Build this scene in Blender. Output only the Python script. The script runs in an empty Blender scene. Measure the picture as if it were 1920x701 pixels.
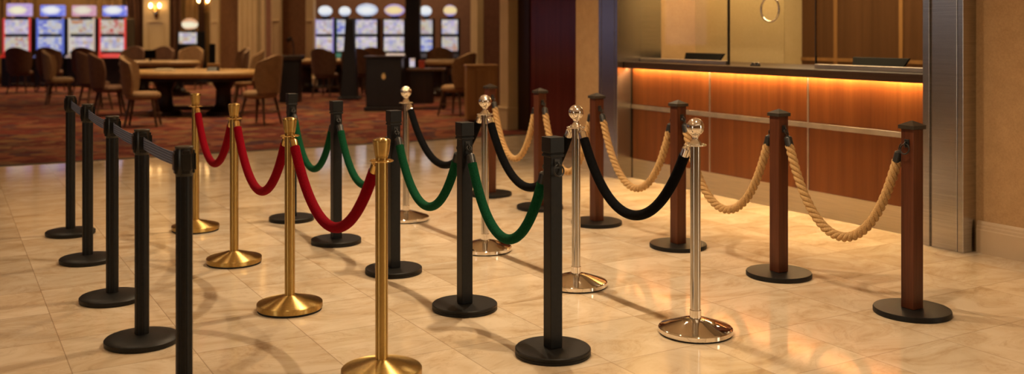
import bpy, bmesh, math, random
from mathutils import Vector, Matrix
random.seed(7)
C = bpy.context.scene.collection
PI = math.pi
R = math.radians

# ---------------------------------------------------------------- camera frame
FPX, HC, CX, HY, YAW = 1850.0, 1.45, 960.0, 62.0, R(30)
SN, CS = math.sin(YAW), math.cos(YAW)

def at(x, d, z=0.0):
    """point at depth d along the view, in the column x of the photograph"""
    r = (x - CX) * d / FPX
    return Vector((r * CS + d * SN, -r * SN + d * CS, z))

def hz(y, d):
    return HC - (y - HY) * d / FPX

def onx(x, X):
    """Y of the point on the plane X=const in column x"""
    t = (x - CX) / FPX
    return X * (CS - SN * t) / (SN + CS * t)

def ony(x, Y):
    t = (x - CX) / FPX
    return Y * (SN + CS * t) / (CS - SN * t)

# ---------------------------------------------------------------- materials
def new_mat(name):
    m = bpy.data.materials.new(name)
    m.use_nodes = True
    nt = m.node_tree
    b = nt.nodes['Principled BSDF']
    return m, nt, b

def node(nt, typ, **kw):
    n = nt.nodes.new(typ)
    for k, v in kw.items():
        if k in n.inputs.keys() if hasattr(n.inputs, 'keys') else False:
            n.inputs[k].default_value = v
        else:
            setattr(n, k, v)
    return n

def ramp(nt, stops, interp='LINEAR'):
    n = nt.nodes.new('ShaderNodeValToRGB')
    cr = n.color_ramp
    cr.interpolation = interp
    while len(cr.elements) < len(stops):
        cr.elements.new(0.5)
    for e, (p, c) in zip(cr.elements, stops):
        e.position = p
        e.color = (c[0], c[1], c[2], 1) if len(c) == 3 else c
    return n

def mapping(nt, coord='Object', scale=(1, 1, 1), rot=(0, 0, 0), loc=(0, 0, 0)):
    tc = nt.nodes.new('ShaderNodeTexCoord')
    mp = nt.nodes.new('ShaderNodeMapping')
    mp.inputs['Scale'].default_value = scale
    mp.inputs['Rotation'].default_value = rot
    mp.inputs['Location'].default_value = loc
    nt.links.new(tc.outputs[coord], mp.inputs['Vector'])
    return mp

def noise(nt, vec, scale, detail=4, rough=0.5, dist=0.0):
    n = nt.nodes.new('ShaderNodeTexNoise')
    n.inputs['Scale'].default_value = scale
    n.inputs['Detail'].default_value = detail
    n.inputs['Roughness'].default_value = rough
    n.inputs['Distortion'].default_value = dist
    if vec is not None:
        nt.links.new(vec, n.inputs['Vector'])
    return n

def bump(nt, b, height, strength=0.2, dist=0.01):
    n = nt.nodes.new('ShaderNodeBump')
    n.inputs['Strength'].default_value = strength
    n.inputs['Distance'].default_value = dist
    nt.links.new(height, n.inputs['Height'])
    nt.links.new(n.outputs['Normal'], b.inputs['Normal'])

def simple(name, c1, c2=None, rough=0.5, metal=0.0, scale=8, spec=0.5, stretch=(1, 1, 1), bumps=0, sheen=0, aniso=0, coat=0, ndetail=4, coord='Object'):
    """base colour varied by a noise between c1 and c2"""
    m, nt, b = new_mat(name)
    c2 = c2 or tuple(min(1, v * 1.25 + 0.002) for v in c1)
    mp = mapping(nt, coord, stretch)
    n = noise(nt, mp.outputs['Vector'], scale, ndetail)
    r = ramp(nt, [(0.3, c1), (0.7, c2)])
    nt.links.new(n.outputs['Fac'], r.inputs['Fac'])
    nt.links.new(r.outputs['Color'], b.inputs['Base Color'])
    b.inputs['Roughness'].default_value = rough
    b.inputs['Metallic'].default_value = metal
    b.inputs['Specular IOR Level'].default_value = spec
    if sheen:
        b.inputs['Sheen Weight'].default_value = sheen
        b.inputs['Sheen Roughness'].default_value = 0.35
        b.inputs['Sheen Tint'].default_value = tuple(min(1, 3 * v) for v in c2) + (1,)
    if coat:
        b.inputs['Coat Weight'].default_value = coat
        b.inputs['Coat Roughness'].default_value = 0.08
    if aniso:
        b.inputs['Anisotropic'].default_value = aniso
        b.inputs['Anisotropic Rotation'].default_value = 0.25
        t = nt.nodes.new('ShaderNodeTangent')
        t.direction_type = 'RADIAL'
        t.axis = 'Z'
        nt.links.new(t.outputs['Tangent'], b.inputs['Tangent'])
    if bumps:
        bump(nt, b, n.outputs['Fac'], bumps)
    return m

def wood(name, dark, mid, light, scale=1.0, rough=0.3, axis='Z', coat=0.0):
    m, nt, b = new_mat(name)
    sc = {'Z': (34 * scale, 34 * scale, 1.3 * scale), 'Y': (30 * scale, 1.3 * scale, 30 * scale), 'X': (1.3 * scale, 30 * scale, 30 * scale)}[axis]
    oi = nt.nodes.new('ShaderNodeObjectInfo')
    mp = mapping(nt, 'Object', sc)
    ad = nt.nodes.new('ShaderNodeVectorMath')
    ad.operation = 'ADD'
    ml = nt.nodes.new('ShaderNodeMath')
    ml.operation = 'MULTIPLY'
    ml.inputs[1].default_value = 37.0
    nt.links.new(oi.outputs['Random'], ml.inputs[0])
    nt.links.new(mp.outputs['Vector'], ad.inputs[0])
    nt.links.new(ml.outputs[0], ad.inputs[1])
    n = noise(nt, ad.outputs['Vector'], 1.0, 6, 0.62, 0.4)
    n2 = noise(nt, ad.outputs['Vector'], 0.17, 3, 0.5, 0.3)
    mx = nt.nodes.new('ShaderNodeMath')
    mx.operation = 'MULTIPLY_ADD'
    mx.inputs[1].default_value = 0.55
    nt.links.new(n.outputs['Fac'], mx.inputs[0])
    ml2 = nt.nodes.new('ShaderNodeMath')
    ml2.operation = 'MULTIPLY'
    ml2.inputs[1].default_value = 0.45
    nt.links.new(n2.outputs['Fac'], ml2.inputs[0])
    nt.links.new(ml2.outputs[0], mx.inputs[2])
    r = ramp(nt, [(0.33, dark), (0.5, mid), (0.68, light)])
    nt.links.new(mx.outputs[0], r.inputs['Fac'])
    nt.links.new(r.outputs['Color'], b.inputs['Base Color'])
    b.inputs['Roughness'].default_value = rough
    b.inputs['Specular IOR Level'].default_value = 0.32
    if coat:
        b.inputs['Coat Weight'].default_value = coat
        b.inputs['Coat Roughness'].default_value = 0.12
    bump(nt, b, n.outputs['Fac'], 0.05, 0.002)
    return m

def emit(name, col, strength):
    m, nt, b = new_mat(name)
    b.inputs['Base Color'].default_value = (*col, 1)
    b.inputs['Emission Color'].default_value = (*col, 1)
    b.inputs['Emission Strength'].default_value = strength
    return m

def screen(name, stops, strength, cells=6.0):
    """a lit display broken up into soft coloured patches"""
    m, nt, b = new_mat(name)
    oi = nt.nodes.new('ShaderNodeObjectInfo')
    mp = mapping(nt, 'Object', (cells, cells, cells * 1.3))
    ad = nt.nodes.new('ShaderNodeVectorMath')
    ad.operation = 'ADD'
    ml = nt.nodes.new('ShaderNodeMath')
    ml.operation = 'MULTIPLY'
    ml.inputs[1].default_value = 53.0
    nt.links.new(oi.outputs['Random'], ml.inputs[0])
    nt.links.new(mp.outputs['Vector'], ad.inputs[0])
    nt.links.new(ml.outputs[0], ad.inputs[1])
    v = nt.nodes.new('ShaderNodeTexVoronoi')
    v.distance = 'CHEBYCHEV'
    v.inputs['Scale'].default_value = 1.6
    v.inputs['Randomness'].default_value = 0.6
    nt.links.new(ad.outputs['Vector'], v.inputs['Vector'])
    sp = nt.nodes.new('ShaderNodeSeparateColor')
    nt.links.new(v.outputs['Color'], sp.inputs['Color'])
    r = ramp(nt, stops)
    nt.links.new(sp.outputs['Red'], r.inputs['Fac'])
    b.inputs['Base Color'].default_value = (0.02, 0.02, 0.02, 1)
    b.inputs['Roughness'].default_value = 0.2
    nt.links.new(r.outputs['Color'], b.inputs['Emission Color'])
    b.inputs['Emission Strength'].default_value = strength
    return m

def topper(name, edge, centre, strength):
    """a lit sign panel, brighter in its middle"""
    m, nt, b = new_mat(name)
    mp = mapping(nt, 'Object', (3.4, 0, 7.5), loc=(0, 0, -2.06 * 7.5))
    g = nt.nodes.new('ShaderNodeTexGradient'); g.gradient_type = 'SPHERICAL'
    nt.links.new(mp.outputs['Vector'], g.inputs['Vector'])
    n = noise(nt, mp.outputs['Vector'], 3.0, 2)
    ad = nt.nodes.new('ShaderNodeMath'); ad.operation = 'MULTIPLY_ADD'; ad.inputs[1].default_value = 0.5; 
    nt.links.new(n.outputs['Fac'], ad.inputs[0]); nt.links.new(g.outputs['Fac'], ad.inputs[2])
    r = ramp(nt, [(0.2, edge), (0.62, centre), (1.0, tuple(min(1, c * 1.1) for c in centre))])
    nt.links.new(ad.outputs[0], r.inputs['Fac'])
    b.inputs['Base Color'].default_value = (0.02, 0.02, 0.02, 1)
    b.inputs['Roughness'].default_value = 0.2
    nt.links.new(r.outputs['Color'], b.inputs['Emission Color'])
    b.inputs['Emission Strength'].default_value = strength
    return m

def marble_mat():
    m, nt, b = new_mat('polished_marble_tiles')
    L = nt.links.new
    T = 0.518
    mp = mapping(nt, 'Object', (1, 1, 1), loc=(-0.48 + 10 * T, -3.03 + 30 * T, 0))
    br = nt.nodes.new('ShaderNodeTexBrick')
    br.offset = 0.0
    br.offset_frequency = 1
    br.squash = 1.0
    br.inputs['Scale'].default_value = 1.0
    br.inputs['Brick Width'].default_value = T
    br.inputs['Row Height'].default_value = T
    br.inputs['Mortar Size'].default_value = 0.0022
    br.inputs['Mortar Smooth'].default_value = 0.1
    br.inputs['Color1'].default_value = (0, 0, 0, 1)
    br.inputs['Color2'].default_value = (1, 1, 1, 1)
    br.inputs['Mortar'].default_value = (0.5, 0.5, 0.5, 1)
    L(mp.outputs['Vector'], br.inputs['Vector'])
    # every tile is cut from another piece of stone
    dv = nt.nodes.new('ShaderNodeVectorMath'); dv.operation = 'SCALE'; dv.inputs['Scale'].default_value = 1 / T
    L(mp.outputs['Vector'], dv.inputs[0])
    fl = nt.nodes.new('ShaderNodeVectorMath'); fl.operation = 'FLOOR'
    L(dv.outputs['Vector'], fl.inputs[0])
    wn = nt.nodes.new('ShaderNodeTexWhiteNoise'); wn.noise_dimensions = '2D'
    L(fl.outputs['Vector'], wn.inputs['Vector'])
    sc = nt.nodes.new('ShaderNodeVectorMath'); sc.operation = 'SCALE'; sc.inputs['Scale'].default_value = 23.0
    L(wn.outputs['Color'], sc.inputs[0])
    st = mapping(nt, 'Object', (1.5, 2.5, 1), rot=(0, 0, R(24)))
    ad = nt.nodes.new('ShaderNodeVectorMath'); ad.operation = 'ADD'
    L(st.outputs['Vector'], ad.inputs[0]); L(sc.outputs['Vector'], ad.inputs[1])
    n1 = noise(nt, ad.outputs['Vector'], 1.5, 9, 0.66, 1.1)
    n2 = noise(nt, ad.outputs['Vector'], 1.5, 9, 0.62, 2.2)
    r1 = ramp(nt, [(0.3, (0.5, 0.36, 0.215)), (0.43, (0.68, 0.535, 0.365)), (0.62, (0.79, 0.665, 0.5))])
    L(n1.outputs['Fac'], r1.inputs['Fac'])
    # thin veins where the second noise crosses its middle
    sb = nt.nodes.new('ShaderNodeMath'); sb.operation = 'SUBTRACT'; sb.inputs[1].default_value = 0.47
    L(n2.outputs['Fac'], sb.inputs[0])
    ab = nt.nodes.new('ShaderNodeMath'); ab.operation = 'ABSOLUTE'
    L(sb.outputs[0], ab.inputs[0])
    rv = ramp(nt, [(0.0, (1, 1, 1)), (0.012, (0.3, 0.3, 0.3)), (0.05, (0, 0, 0))])
    L(ab.outputs[0], rv.inputs['Fac'])
    vm = nt.nodes.new('ShaderNodeMath'); vm.operation = 'MULTIPLY'; vm.inputs[1].default_value = 0.26
    L(rv.outputs['Color'], vm.inputs[0])
    mx = nt.nodes.new('ShaderNodeMix'); mx.data_type = 'RGBA'
    L(vm.outputs[0], mx.inputs[0]); L(r1.outputs['Color'], mx.inputs[6])
    mx.inputs[7].default_value = (0.36, 0.22, 0.11, 1)
    # whole tiles differ a little in tone
    hs = nt.nodes.new('ShaderNodeHueSaturation')
    tv = nt.nodes.new('ShaderNodeMapRange'); tv.inputs['To Min'].default_value = 0.88; tv.inputs['To Max'].default_value = 1.06
    L(wn.outputs['Value'], tv.inputs['Value']); L(tv.outputs['Result'], hs.inputs['Value'])
    L(mx.outputs[2], hs.inputs['Color'])
    mg = nt.nodes.new('ShaderNodeMix'); mg.data_type = 'RGBA'
    gf = nt.nodes.new('ShaderNodeMath'); gf.operation = 'MULTIPLY'; gf.inputs[1].default_value = 0.6
    L(br.outputs['Fac'], gf.inputs[0])
    L(gf.outputs[0], mg.inputs[0]); L(hs.outputs['Color'], mg.inputs[6])
    mg.inputs[7].default_value = (0.26, 0.17, 0.1, 1)
    L(mg.outputs[2], b.inputs['Base Color'])
    rr = nt.nodes.new('ShaderNodeMapRange'); rr.inputs['To Min'].default_value = 0.06; rr.inputs['To Max'].default_value = 0.12
    L(n1.outputs['Fac'], rr.inputs['Value']); L(rr.outputs['Result'], b.inputs['Roughness'])
    b.inputs['IOR'].default_value = 1.72
    bump(nt, b, br.outputs['Fac'], -0.15, 0.002)
    return m

def carpet_mat():
    m, nt, b = new_mat('patterned_red_carpet')
    L = nt.links.new
    mp = mapping(nt, 'Object', (1, 1, 1), rot=(0, 0, YAW))
    nd = noise(nt, mp.outputs['Vector'], 1.4, 3, 0.5, 0.0)
    mxv = nt.nodes.new('ShaderNodeVectorMath'); mxv.operation = 'SCALE'; mxv.inputs['Scale'].default_value = 1.5
    L(nd.outputs['Color'], mxv.inputs[0])
    ad = nt.nodes.new('ShaderNodeVectorMath'); ad.operation = 'ADD'
    L(mp.outputs['Vector'], ad.inputs[0]); L(mxv.outputs['Vector'], ad.inputs[1])
    v = nt.nodes.new('ShaderNodeTexVoronoi'); v.inputs['Scale'].default_value = 3.4
    L(ad.outputs['Vector'], v.inputs['Vector'])
    sp = nt.nodes.new('ShaderNodeSeparateColor')
    L(v.outputs['Color'], sp.inputs['Color'])
    r = ramp(nt, [(0.0, (0.11, 0.014, 0.012)), (0.2, (0.22, 0.03, 0.018)), (0.36, (0.3, 0.085, 0.03)), (0.47, (0.27, 0.16, 0.06)),
                  (0.58, (0.04, 0.032, 0.06)), (0.7, (0.1, 0.012, 0.018)), (0.8, (0.34, 0.13, 0.065)), (0.9, (0.16, 0.1, 0.055))], 'CONSTANT')
    L(sp.outputs['Red'], r.inputs['Fac'])
    n2 = noise(nt, mp.outputs['Vector'], 5.0, 3, 0.5, 1.0)
    r2 = ramp(nt, [(0.44, (0.15, 0.02, 0.015)), (0.53, (0.25, 0.085, 0.035))])
    L(n2.outputs['Fac'], r2.inputs['Fac'])
    mx = nt.nodes.new('ShaderNodeMix'); mx.data_type = 'RGBA'; mx.inputs[0].default_value = 0.4
    L(r.outputs['Color'], mx.inputs[6]); L(r2.outputs['Color'], mx.inputs[7])
    hs = nt.nodes.new('ShaderNodeHueSaturation'); hs.inputs['Value'].default_value = 0.75; hs.inputs['Saturation'].default_value = 0.92
    L(mx.outputs[2], hs.inputs['Color'])
    L(hs.outputs['Color'], b.inputs['Base Color'])
    b.inputs['Roughness'].default_value = 0.95
    b.inputs['Specular IOR Level'].default_value = 0.1
    return m

def glass_mat():
    m, nt, b = new_mat('clear_glass')
    nt.nodes.remove(b)
    out = nt.nodes['Material Output']
    tr = nt.nodes.new('ShaderNodeBsdfTransparent'); tr.inputs['Color'].default_value = (0.96, 0.955, 0.94, 1)
    gl = nt.nodes.new('ShaderNodeBsdfGlossy'); gl.inputs['Roughness'].default_value = 0.02
    fr = nt.nodes.new('ShaderNodeFresnel'); ge = nt.nodes.new('ShaderNodeNewGeometry'); io = nt.nodes.new('ShaderNodeMapRange'); io.inputs['To Min'].default_value = 1.45; io.inputs['To Max'].default_value = 1 / 1.45
    nt.links.new(ge.outputs['Backfacing'], io.inputs['Value']); nt.links.new(io.outputs['Result'], fr.inputs['IOR'])
    mx = nt.nodes.new('ShaderNodeMixShader')
    nt.links.new(fr.outputs[0], mx.inputs['Fac'])
    nt.links.new(tr.outputs[0], mx.inputs[1]); nt.links.new(gl.outputs[0], mx.inputs[2])
    nt.links.new(mx.outputs[0], out.inputs['Surface'])
    return m

def steel_mat(name, col=(0.52, 0.49, 0.46), rough=0.3):
    m, nt, b = new_mat(name)
    mp = mapping(nt, 'Object', (3, 3, 260))
    n = noise(nt, mp.outputs['Vector'], 1.0, 3)
    r = ramp(nt, [(0.3, tuple(c * 0.86 for c in col)), (0.7, tuple(c * 1.1 for c in col))])
    nt.links.new(n.outputs['Fac'], r.inputs['Fac'])
    nt.links.new(r.outputs['Color'], b.inputs['Base Color'])
    b.inputs['Metallic'].default_value = 1.0
    b.inputs['Roughness'].default_value = rough
    bump(nt, b, n.outputs['Fac'], 0.03, 0.002)
    return m

def belt_mat():
    m, nt, b = new_mat('ribbed_grey_webbing')
    mp = mapping(nt, 'Object')
    w = nt.nodes.new('ShaderNodeTexWave'); w.bands_direction = 'Z'
    w.inputs['Scale'].default_value = 28.0
    nt.links.new(mp.outputs['Vector'], w.inputs['Vector'])
    r = ramp(nt, [(0.2, (0.055, 0.07, 0.13)), (0.7, (0.15, 0.185, 0.32))])
    nt.links.new(w.outputs['Fac'], r.inputs['Fac'])
    nt.links.new(r.outputs['Color'], b.inputs['Base Color'])
    b.inputs['Roughness'].default_value = 0.6
    bump(nt, b, w.outputs['Fac'], 0.4, 0.003)
    return m

def wallpaper(name, c1, c2, sc=90):
    m, nt, b = new_mat(name)
    mp = mapping(nt, 'Object', (1, 1, 1))
    n = noise(nt, mp.outputs['Vector'], sc, 5, 0.7)
    n2 = noise(nt, mp.outputs['Vector'], sc * 0.12, 3)
    mx = nt.nodes.new('ShaderNodeMix'); mx.data_type = 'FLOAT'; mx.inputs[0].default_value = 0.3
    nt.links.new(n.outputs['Fac'], mx.inputs[2]); nt.links.new(n2.outputs['Fac'], mx.inputs[3])
    r = ramp(nt, [(0.35, c1), (0.65, c2)])
    nt.links.new(mx.outputs[0], r.inputs['Fac'])
    nt.links.new(r.outputs['Color'], b.inputs['Base Color'])
    b.inputs['Roughness'].default_value = 0.8
    bump(nt, b, n.outputs['Fac'], 0.1, 0.003)
    return m

M = {}
M['marble'] = marble_mat()
M['carpet'] = carpet_mat()
M['glass'] = glass_mat()
M['steel'] = steel_mat('brushed_steel', (0.52, 0.5, 0.485), 0.25)
M['steel_kick'] = steel_mat('brushed_steel_kickplate', (0.78, 0.69, 0.53), 0.36)
M['strip'] = simple('satin_metal_strip', (0.62, 0.55, 0.46), rough=0.35, metal=1)
M['belt'] = belt_mat()
M['black'] = simple('black_powder_coat', (0.0075, 0.0082, 0.0095), (0.011, 0.0118, 0.0132), rough=0.36, scale=60, spec=0.25)
M['black_plate'] = simple('black_textured_plate', (0.0065, 0.0063, 0.0062), (0.011, 0.0105, 0.0102), rough=0.45, scale=90, bumps=0.05, spec=0.25)
M['black_gloss'] = simple('black_plastic', (0.006, 0.006, 0.006), (0.01, 0.01, 0.01), rough=0.28, scale=30)
M['rubber'] = simple('black_rubber', (0.008, 0.008, 0.008), rough=0.8)
M['iron'] = simple('black_iron', (0.011, 0.011, 0.0115), (0.02, 0.02, 0.02), rough=0.36, scale=40)
M['gold'] = simple('brushed_brass', (0.44, 0.305, 0.105), (0.54, 0.38, 0.14), rough=0.26, metal=1, scale=1.0, stretch=(60, 60, 900), aniso=0.9)
M['gold_base'] = simple('spun_brass', (0.52, 0.36, 0.125), (0.66, 0.46, 0.165), rough=0.38, metal=1, scale=1.0, stretch=(90, 90, 90), aniso=0.96)
M['gold_polish'] = simple('polished_brass', (0.78, 0.55, 0.22), (0.84, 0.6, 0.26), rough=0.1, metal=1)
M['chrome'] = simple('polished_chrome', (0.83, 0.8, 0.76), (0.88, 0.85, 0.81), rough=0.035, metal=1)
M['chrome_pole'] = simple('satin_chrome', (0.56, 0.54, 0.51), (0.62, 0.6, 0.57), rough=0.13, metal=1, stretch=(1, 1, 0.2), aniso=0.7)
M['red'] = simple('red_velvet', (0.165, 0.0005, 0.006), (0.225, 0.001, 0.009), rough=0.9, scale=150, sheen=0.03, bumps=0.25, spec=0.06)
M['green'] = simple('green_velvet', (0.0025, 0.042, 0.017), (0.0045, 0.066, 0.028), rough=0.9, scale=150, sheen=0.08, bumps=0.25, spec=0.08)
M['blackvelvet'] = simple('black_velvet', (0.0018, 0.0018, 0.0022), (0.0035, 0.0035, 0.0045), rough=0.9, scale=60, bumps=0.2, spec=0.08)
M['hemp'] = simple('manila_fibre', (0.4, 0.24, 0.1), (0.66, 0.44, 0.21), rough=0.9, scale=200, bumps=0.4, spec=0.15)
M['post_wood'] = wood('stained_post_wood', (0.046, 0.0115, 0.005), (0.08, 0.022, 0.009), (0.125, 0.038, 0.0155), 1.6, 0.34)
M['bronze'] = simple('dark_bronze_cap', (0.02, 0.016, 0.012), (0.035, 0.027, 0.02), rough=0.4, scale=40)
M['veneer'] = wood('cherry_veneer', (0.078, 0.0215, 0.005), (0.122, 0.035, 0.0078), (0.18, 0.058, 0.0135), 0.45, 0.36)
M['top_wood'] = wood('dark_counter_wood', (0.022, 0.011, 0.006), (0.038, 0.02, 0.012), (0.07, 0.04, 0.024), 0.8, 0.35, 'Y')
M['door_wood'] = wood('dark_red_wood', (0.085, 0.016, 0.014), (0.125, 0.025, 0.021), (0.17, 0.036, 0.026), 0.3, 0.2)
M['back_wood'] = wood('brown_back_wall_wood', (0.062, 0.026, 0.01), (0.095, 0.042, 0.017), (0.13, 0.058, 0.024), 0.3, 0.35)
M['tan_wood'] = wood('tan_wood', (0.2, 0.1, 0.035), (0.29, 0.15, 0.055), (0.38, 0.2, 0.075), 0.4, 0.35)
M['dark_wood'] = wood('dark_furniture_wood', (0.011, 0.005, 0.003), (0.02, 0.0085, 0.005), (0.034, 0.014, 0.008), 0.5, 0.3)
M['chair_wood'] = wood('chair_leg_wood', (0.05, 0.024, 0.012), (0.08, 0.04, 0.02), (0.11, 0.055, 0.028), 0.8, 0.35)
M['tanwall'] = wallpaper('tan_wallpaper', (0.38, 0.235, 0.115), (0.5, 0.33, 0.175))
M['cream'] = simple('cream_paint', (0.56, 0.42, 0.24), (0.62, 0.47, 0.28), rough=0.55, scale=3)
M['cream_wall'] = wallpaper('cream_office_wall', (0.6, 0.45, 0.22), (0.68, 0.52, 0.28), 40)
M['base_paint'] = simple('painted_baseboard', (0.5, 0.38, 0.26), (0.55, 0.43, 0.3), rough=0.45, scale=3)
M['mauve'] = wallpaper('mauve_wall', (0.2, 0.1, 0.075), (0.27, 0.14, 0.105), 10)
M['brownwall'] = wallpaper('brown_fabric_wall', (0.14, 0.062, 0.026), (0.24, 0.115, 0.05), 14)
M['goldwall'] = wallpaper('gold_wall', (0.3, 0.17, 0.06), (0.38, 0.225, 0.085), 6)
M['plum'] = wallpaper('plum_brown_wall', (0.2, 0.088, 0.062), (0.27, 0.125, 0.085), 10)
M['curtain'] = simple('brown_curtain', (0.07, 0.026, 0.012), (0.115, 0.045, 0.02), rough=0.85, scale=3, sheen=0.2)
M['sheer'] = simple('tan_curtain', (0.3, 0.17, 0.065), (0.42, 0.25, 0.1), rough=0.85, scale=3, sheen=0.2)
M['ceiling'] = simple('ceiling_paint', (0.74, 0.64, 0.5), (0.78, 0.68, 0.54), rough=0.9, scale=2)
M['felt'] = simple('tan_felt', (0.2, 0.13, 0.06), (0.26, 0.17, 0.085), rough=0.95, scale=30)
M['rail'] = simple('tan_leather_rail', (0.4, 0.24, 0.09), (0.5, 0.31, 0.125), rough=0.4, scale=10)
M['upholstery'] = simple('tan_upholstery', (0.25, 0.145, 0.065), (0.34, 0.2, 0.092), rough=0.7, scale=14)
M['upholstery_dark'] = simple('brown_upholstery', (0.1, 0.045, 0.022), (0.15, 0.07, 0.035), rough=0.7, scale=14)
M['white'] = simple('ivory_plastic', (0.55, 0.46, 0.3), (0.62, 0.52, 0.35), rough=0.4)
M['redbox'] = simple('red_lacquer', (0.3, 0.03, 0.012), (0.38, 0.045, 0.02), rough=0.4)
M['slot_red'] = simple('red_cabinet', (0.55, 0.035, 0.04), (0.62, 0.05, 0.05), rough=0.25)
M['slot_blue'] = simple('blue_cabinet', (0.04, 0.11, 0.55), (0.06, 0.15, 0.62), rough=0.25)
M['slot_silver'] = simple('silver_cabinet', (0.45, 0.45, 0.47), (0.55, 0.55, 0.57), rough=0.25, metal=0.6)
M['slot_dark'] = simple('dark_cabinet', (0.006, 0.0055, 0.007), (0.01, 0.009, 0.012), rough=0.35)
M['slot_teal'] = simple('teal_cabinet', (0.03, 0.22, 0.22), (0.05, 0.3, 0.3), rough=0.25)
M['scr_white'] = screen('pale_display', [(0.0, (0.6, 0.5, 0.8)), (0.3, (0.9, 0.8, 0.9)), (0.55, (0.85, 0.78, 0.6)), (0.8, (0.5, 0.5, 0.8)), (1.0, (0.8, 0.55, 0.35))], 0.62)
M['scr_warm'] = screen('warm_display', [(0.0, (0.9, 0.75, 0.5)), (0.4, (0.95, 0.9, 0.8)), (0.7, (0.75, 0.7, 0.85)), (1.0, (0.85, 0.4, 0.2))], 0.5)
M['scr_blue'] = screen('blue_display', [(0.0, (0.2, 0.22, 0.8)), (0.4, (0.4, 0.45, 0.9)), (0.7, (0.75, 0.78, 0.95)), (1.0, (0.8, 0.7, 0.6))], 0.58)
M['scr_red'] = screen('red_display', [(0.0, (0.85, 0.12, 0.1)), (0.4, (0.95, 0.75, 0.65)), (0.7, (1.0, 0.9, 0.8)), (1.0, (0.8, 0.55, 0.3))], 0.5)
M['top_violet'] = topper('violet_sign_panel', (0.5, 0.32, 0.75), (0.95, 0.85, 0.6), 0.75)
M['top_blue'] = topper('blue_sign_panel', (0.14, 0.18, 0.85), (0.9, 0.9, 0.95), 0.75)
M['top_pink'] = topper('pink_sign_panel', (0.75, 0.35, 0.5), (0.9, 0.8, 0.65), 0.7)
M['top_amber'] = topper('amber_sign_panel', (0.75, 0.33, 0.15), (0.98, 0.85, 0.6), 0.8)
M['top_white'] = topper('white_sign_panel', (0.5, 0.55, 0.75), (0.9, 0.95, 1.0), 0.75)
M['top_gold'] = topper('gold_sign_panel', (0.32, 0.25, 0.75), (0.98, 0.72, 0.35), 0.75)
M['glow_red'] = emit('red_cabinet_glow', (0.8, 0.08, 0.08), 0.35)
M['glow_blue'] = emit('blue_cabinet_glow', (0.12, 0.2, 0.85), 0.4)
M['glow_white'] = emit('white_cabinet_glow', (0.7, 0.72, 0.68), 0.28)
M['glow_violet'] = emit('violet_cabinet_glow', (0.35, 0.32, 0.9), 0.4)
M['led'] = emit('warm_led_strip', (1.0, 0.62, 0.24), 240.0)
M['bulb'] = emit('warm_bulb', (1.0, 0.6, 0.22), 16.0)
M['emblem'] = simple('brass_emblem', (0.75, 0.5, 0.2), rough=0.25, metal=1)
M['silver_ring'] = simple('polished_ring', (0.8, 0.76, 0.7), rough=0.12, metal=1)
M['monitor'] = simple('monitor_plastic', (0.002, 0.002, 0.0022), (0.003, 0.003, 0.0033), rough=0.6, spec=0.1)

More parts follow.
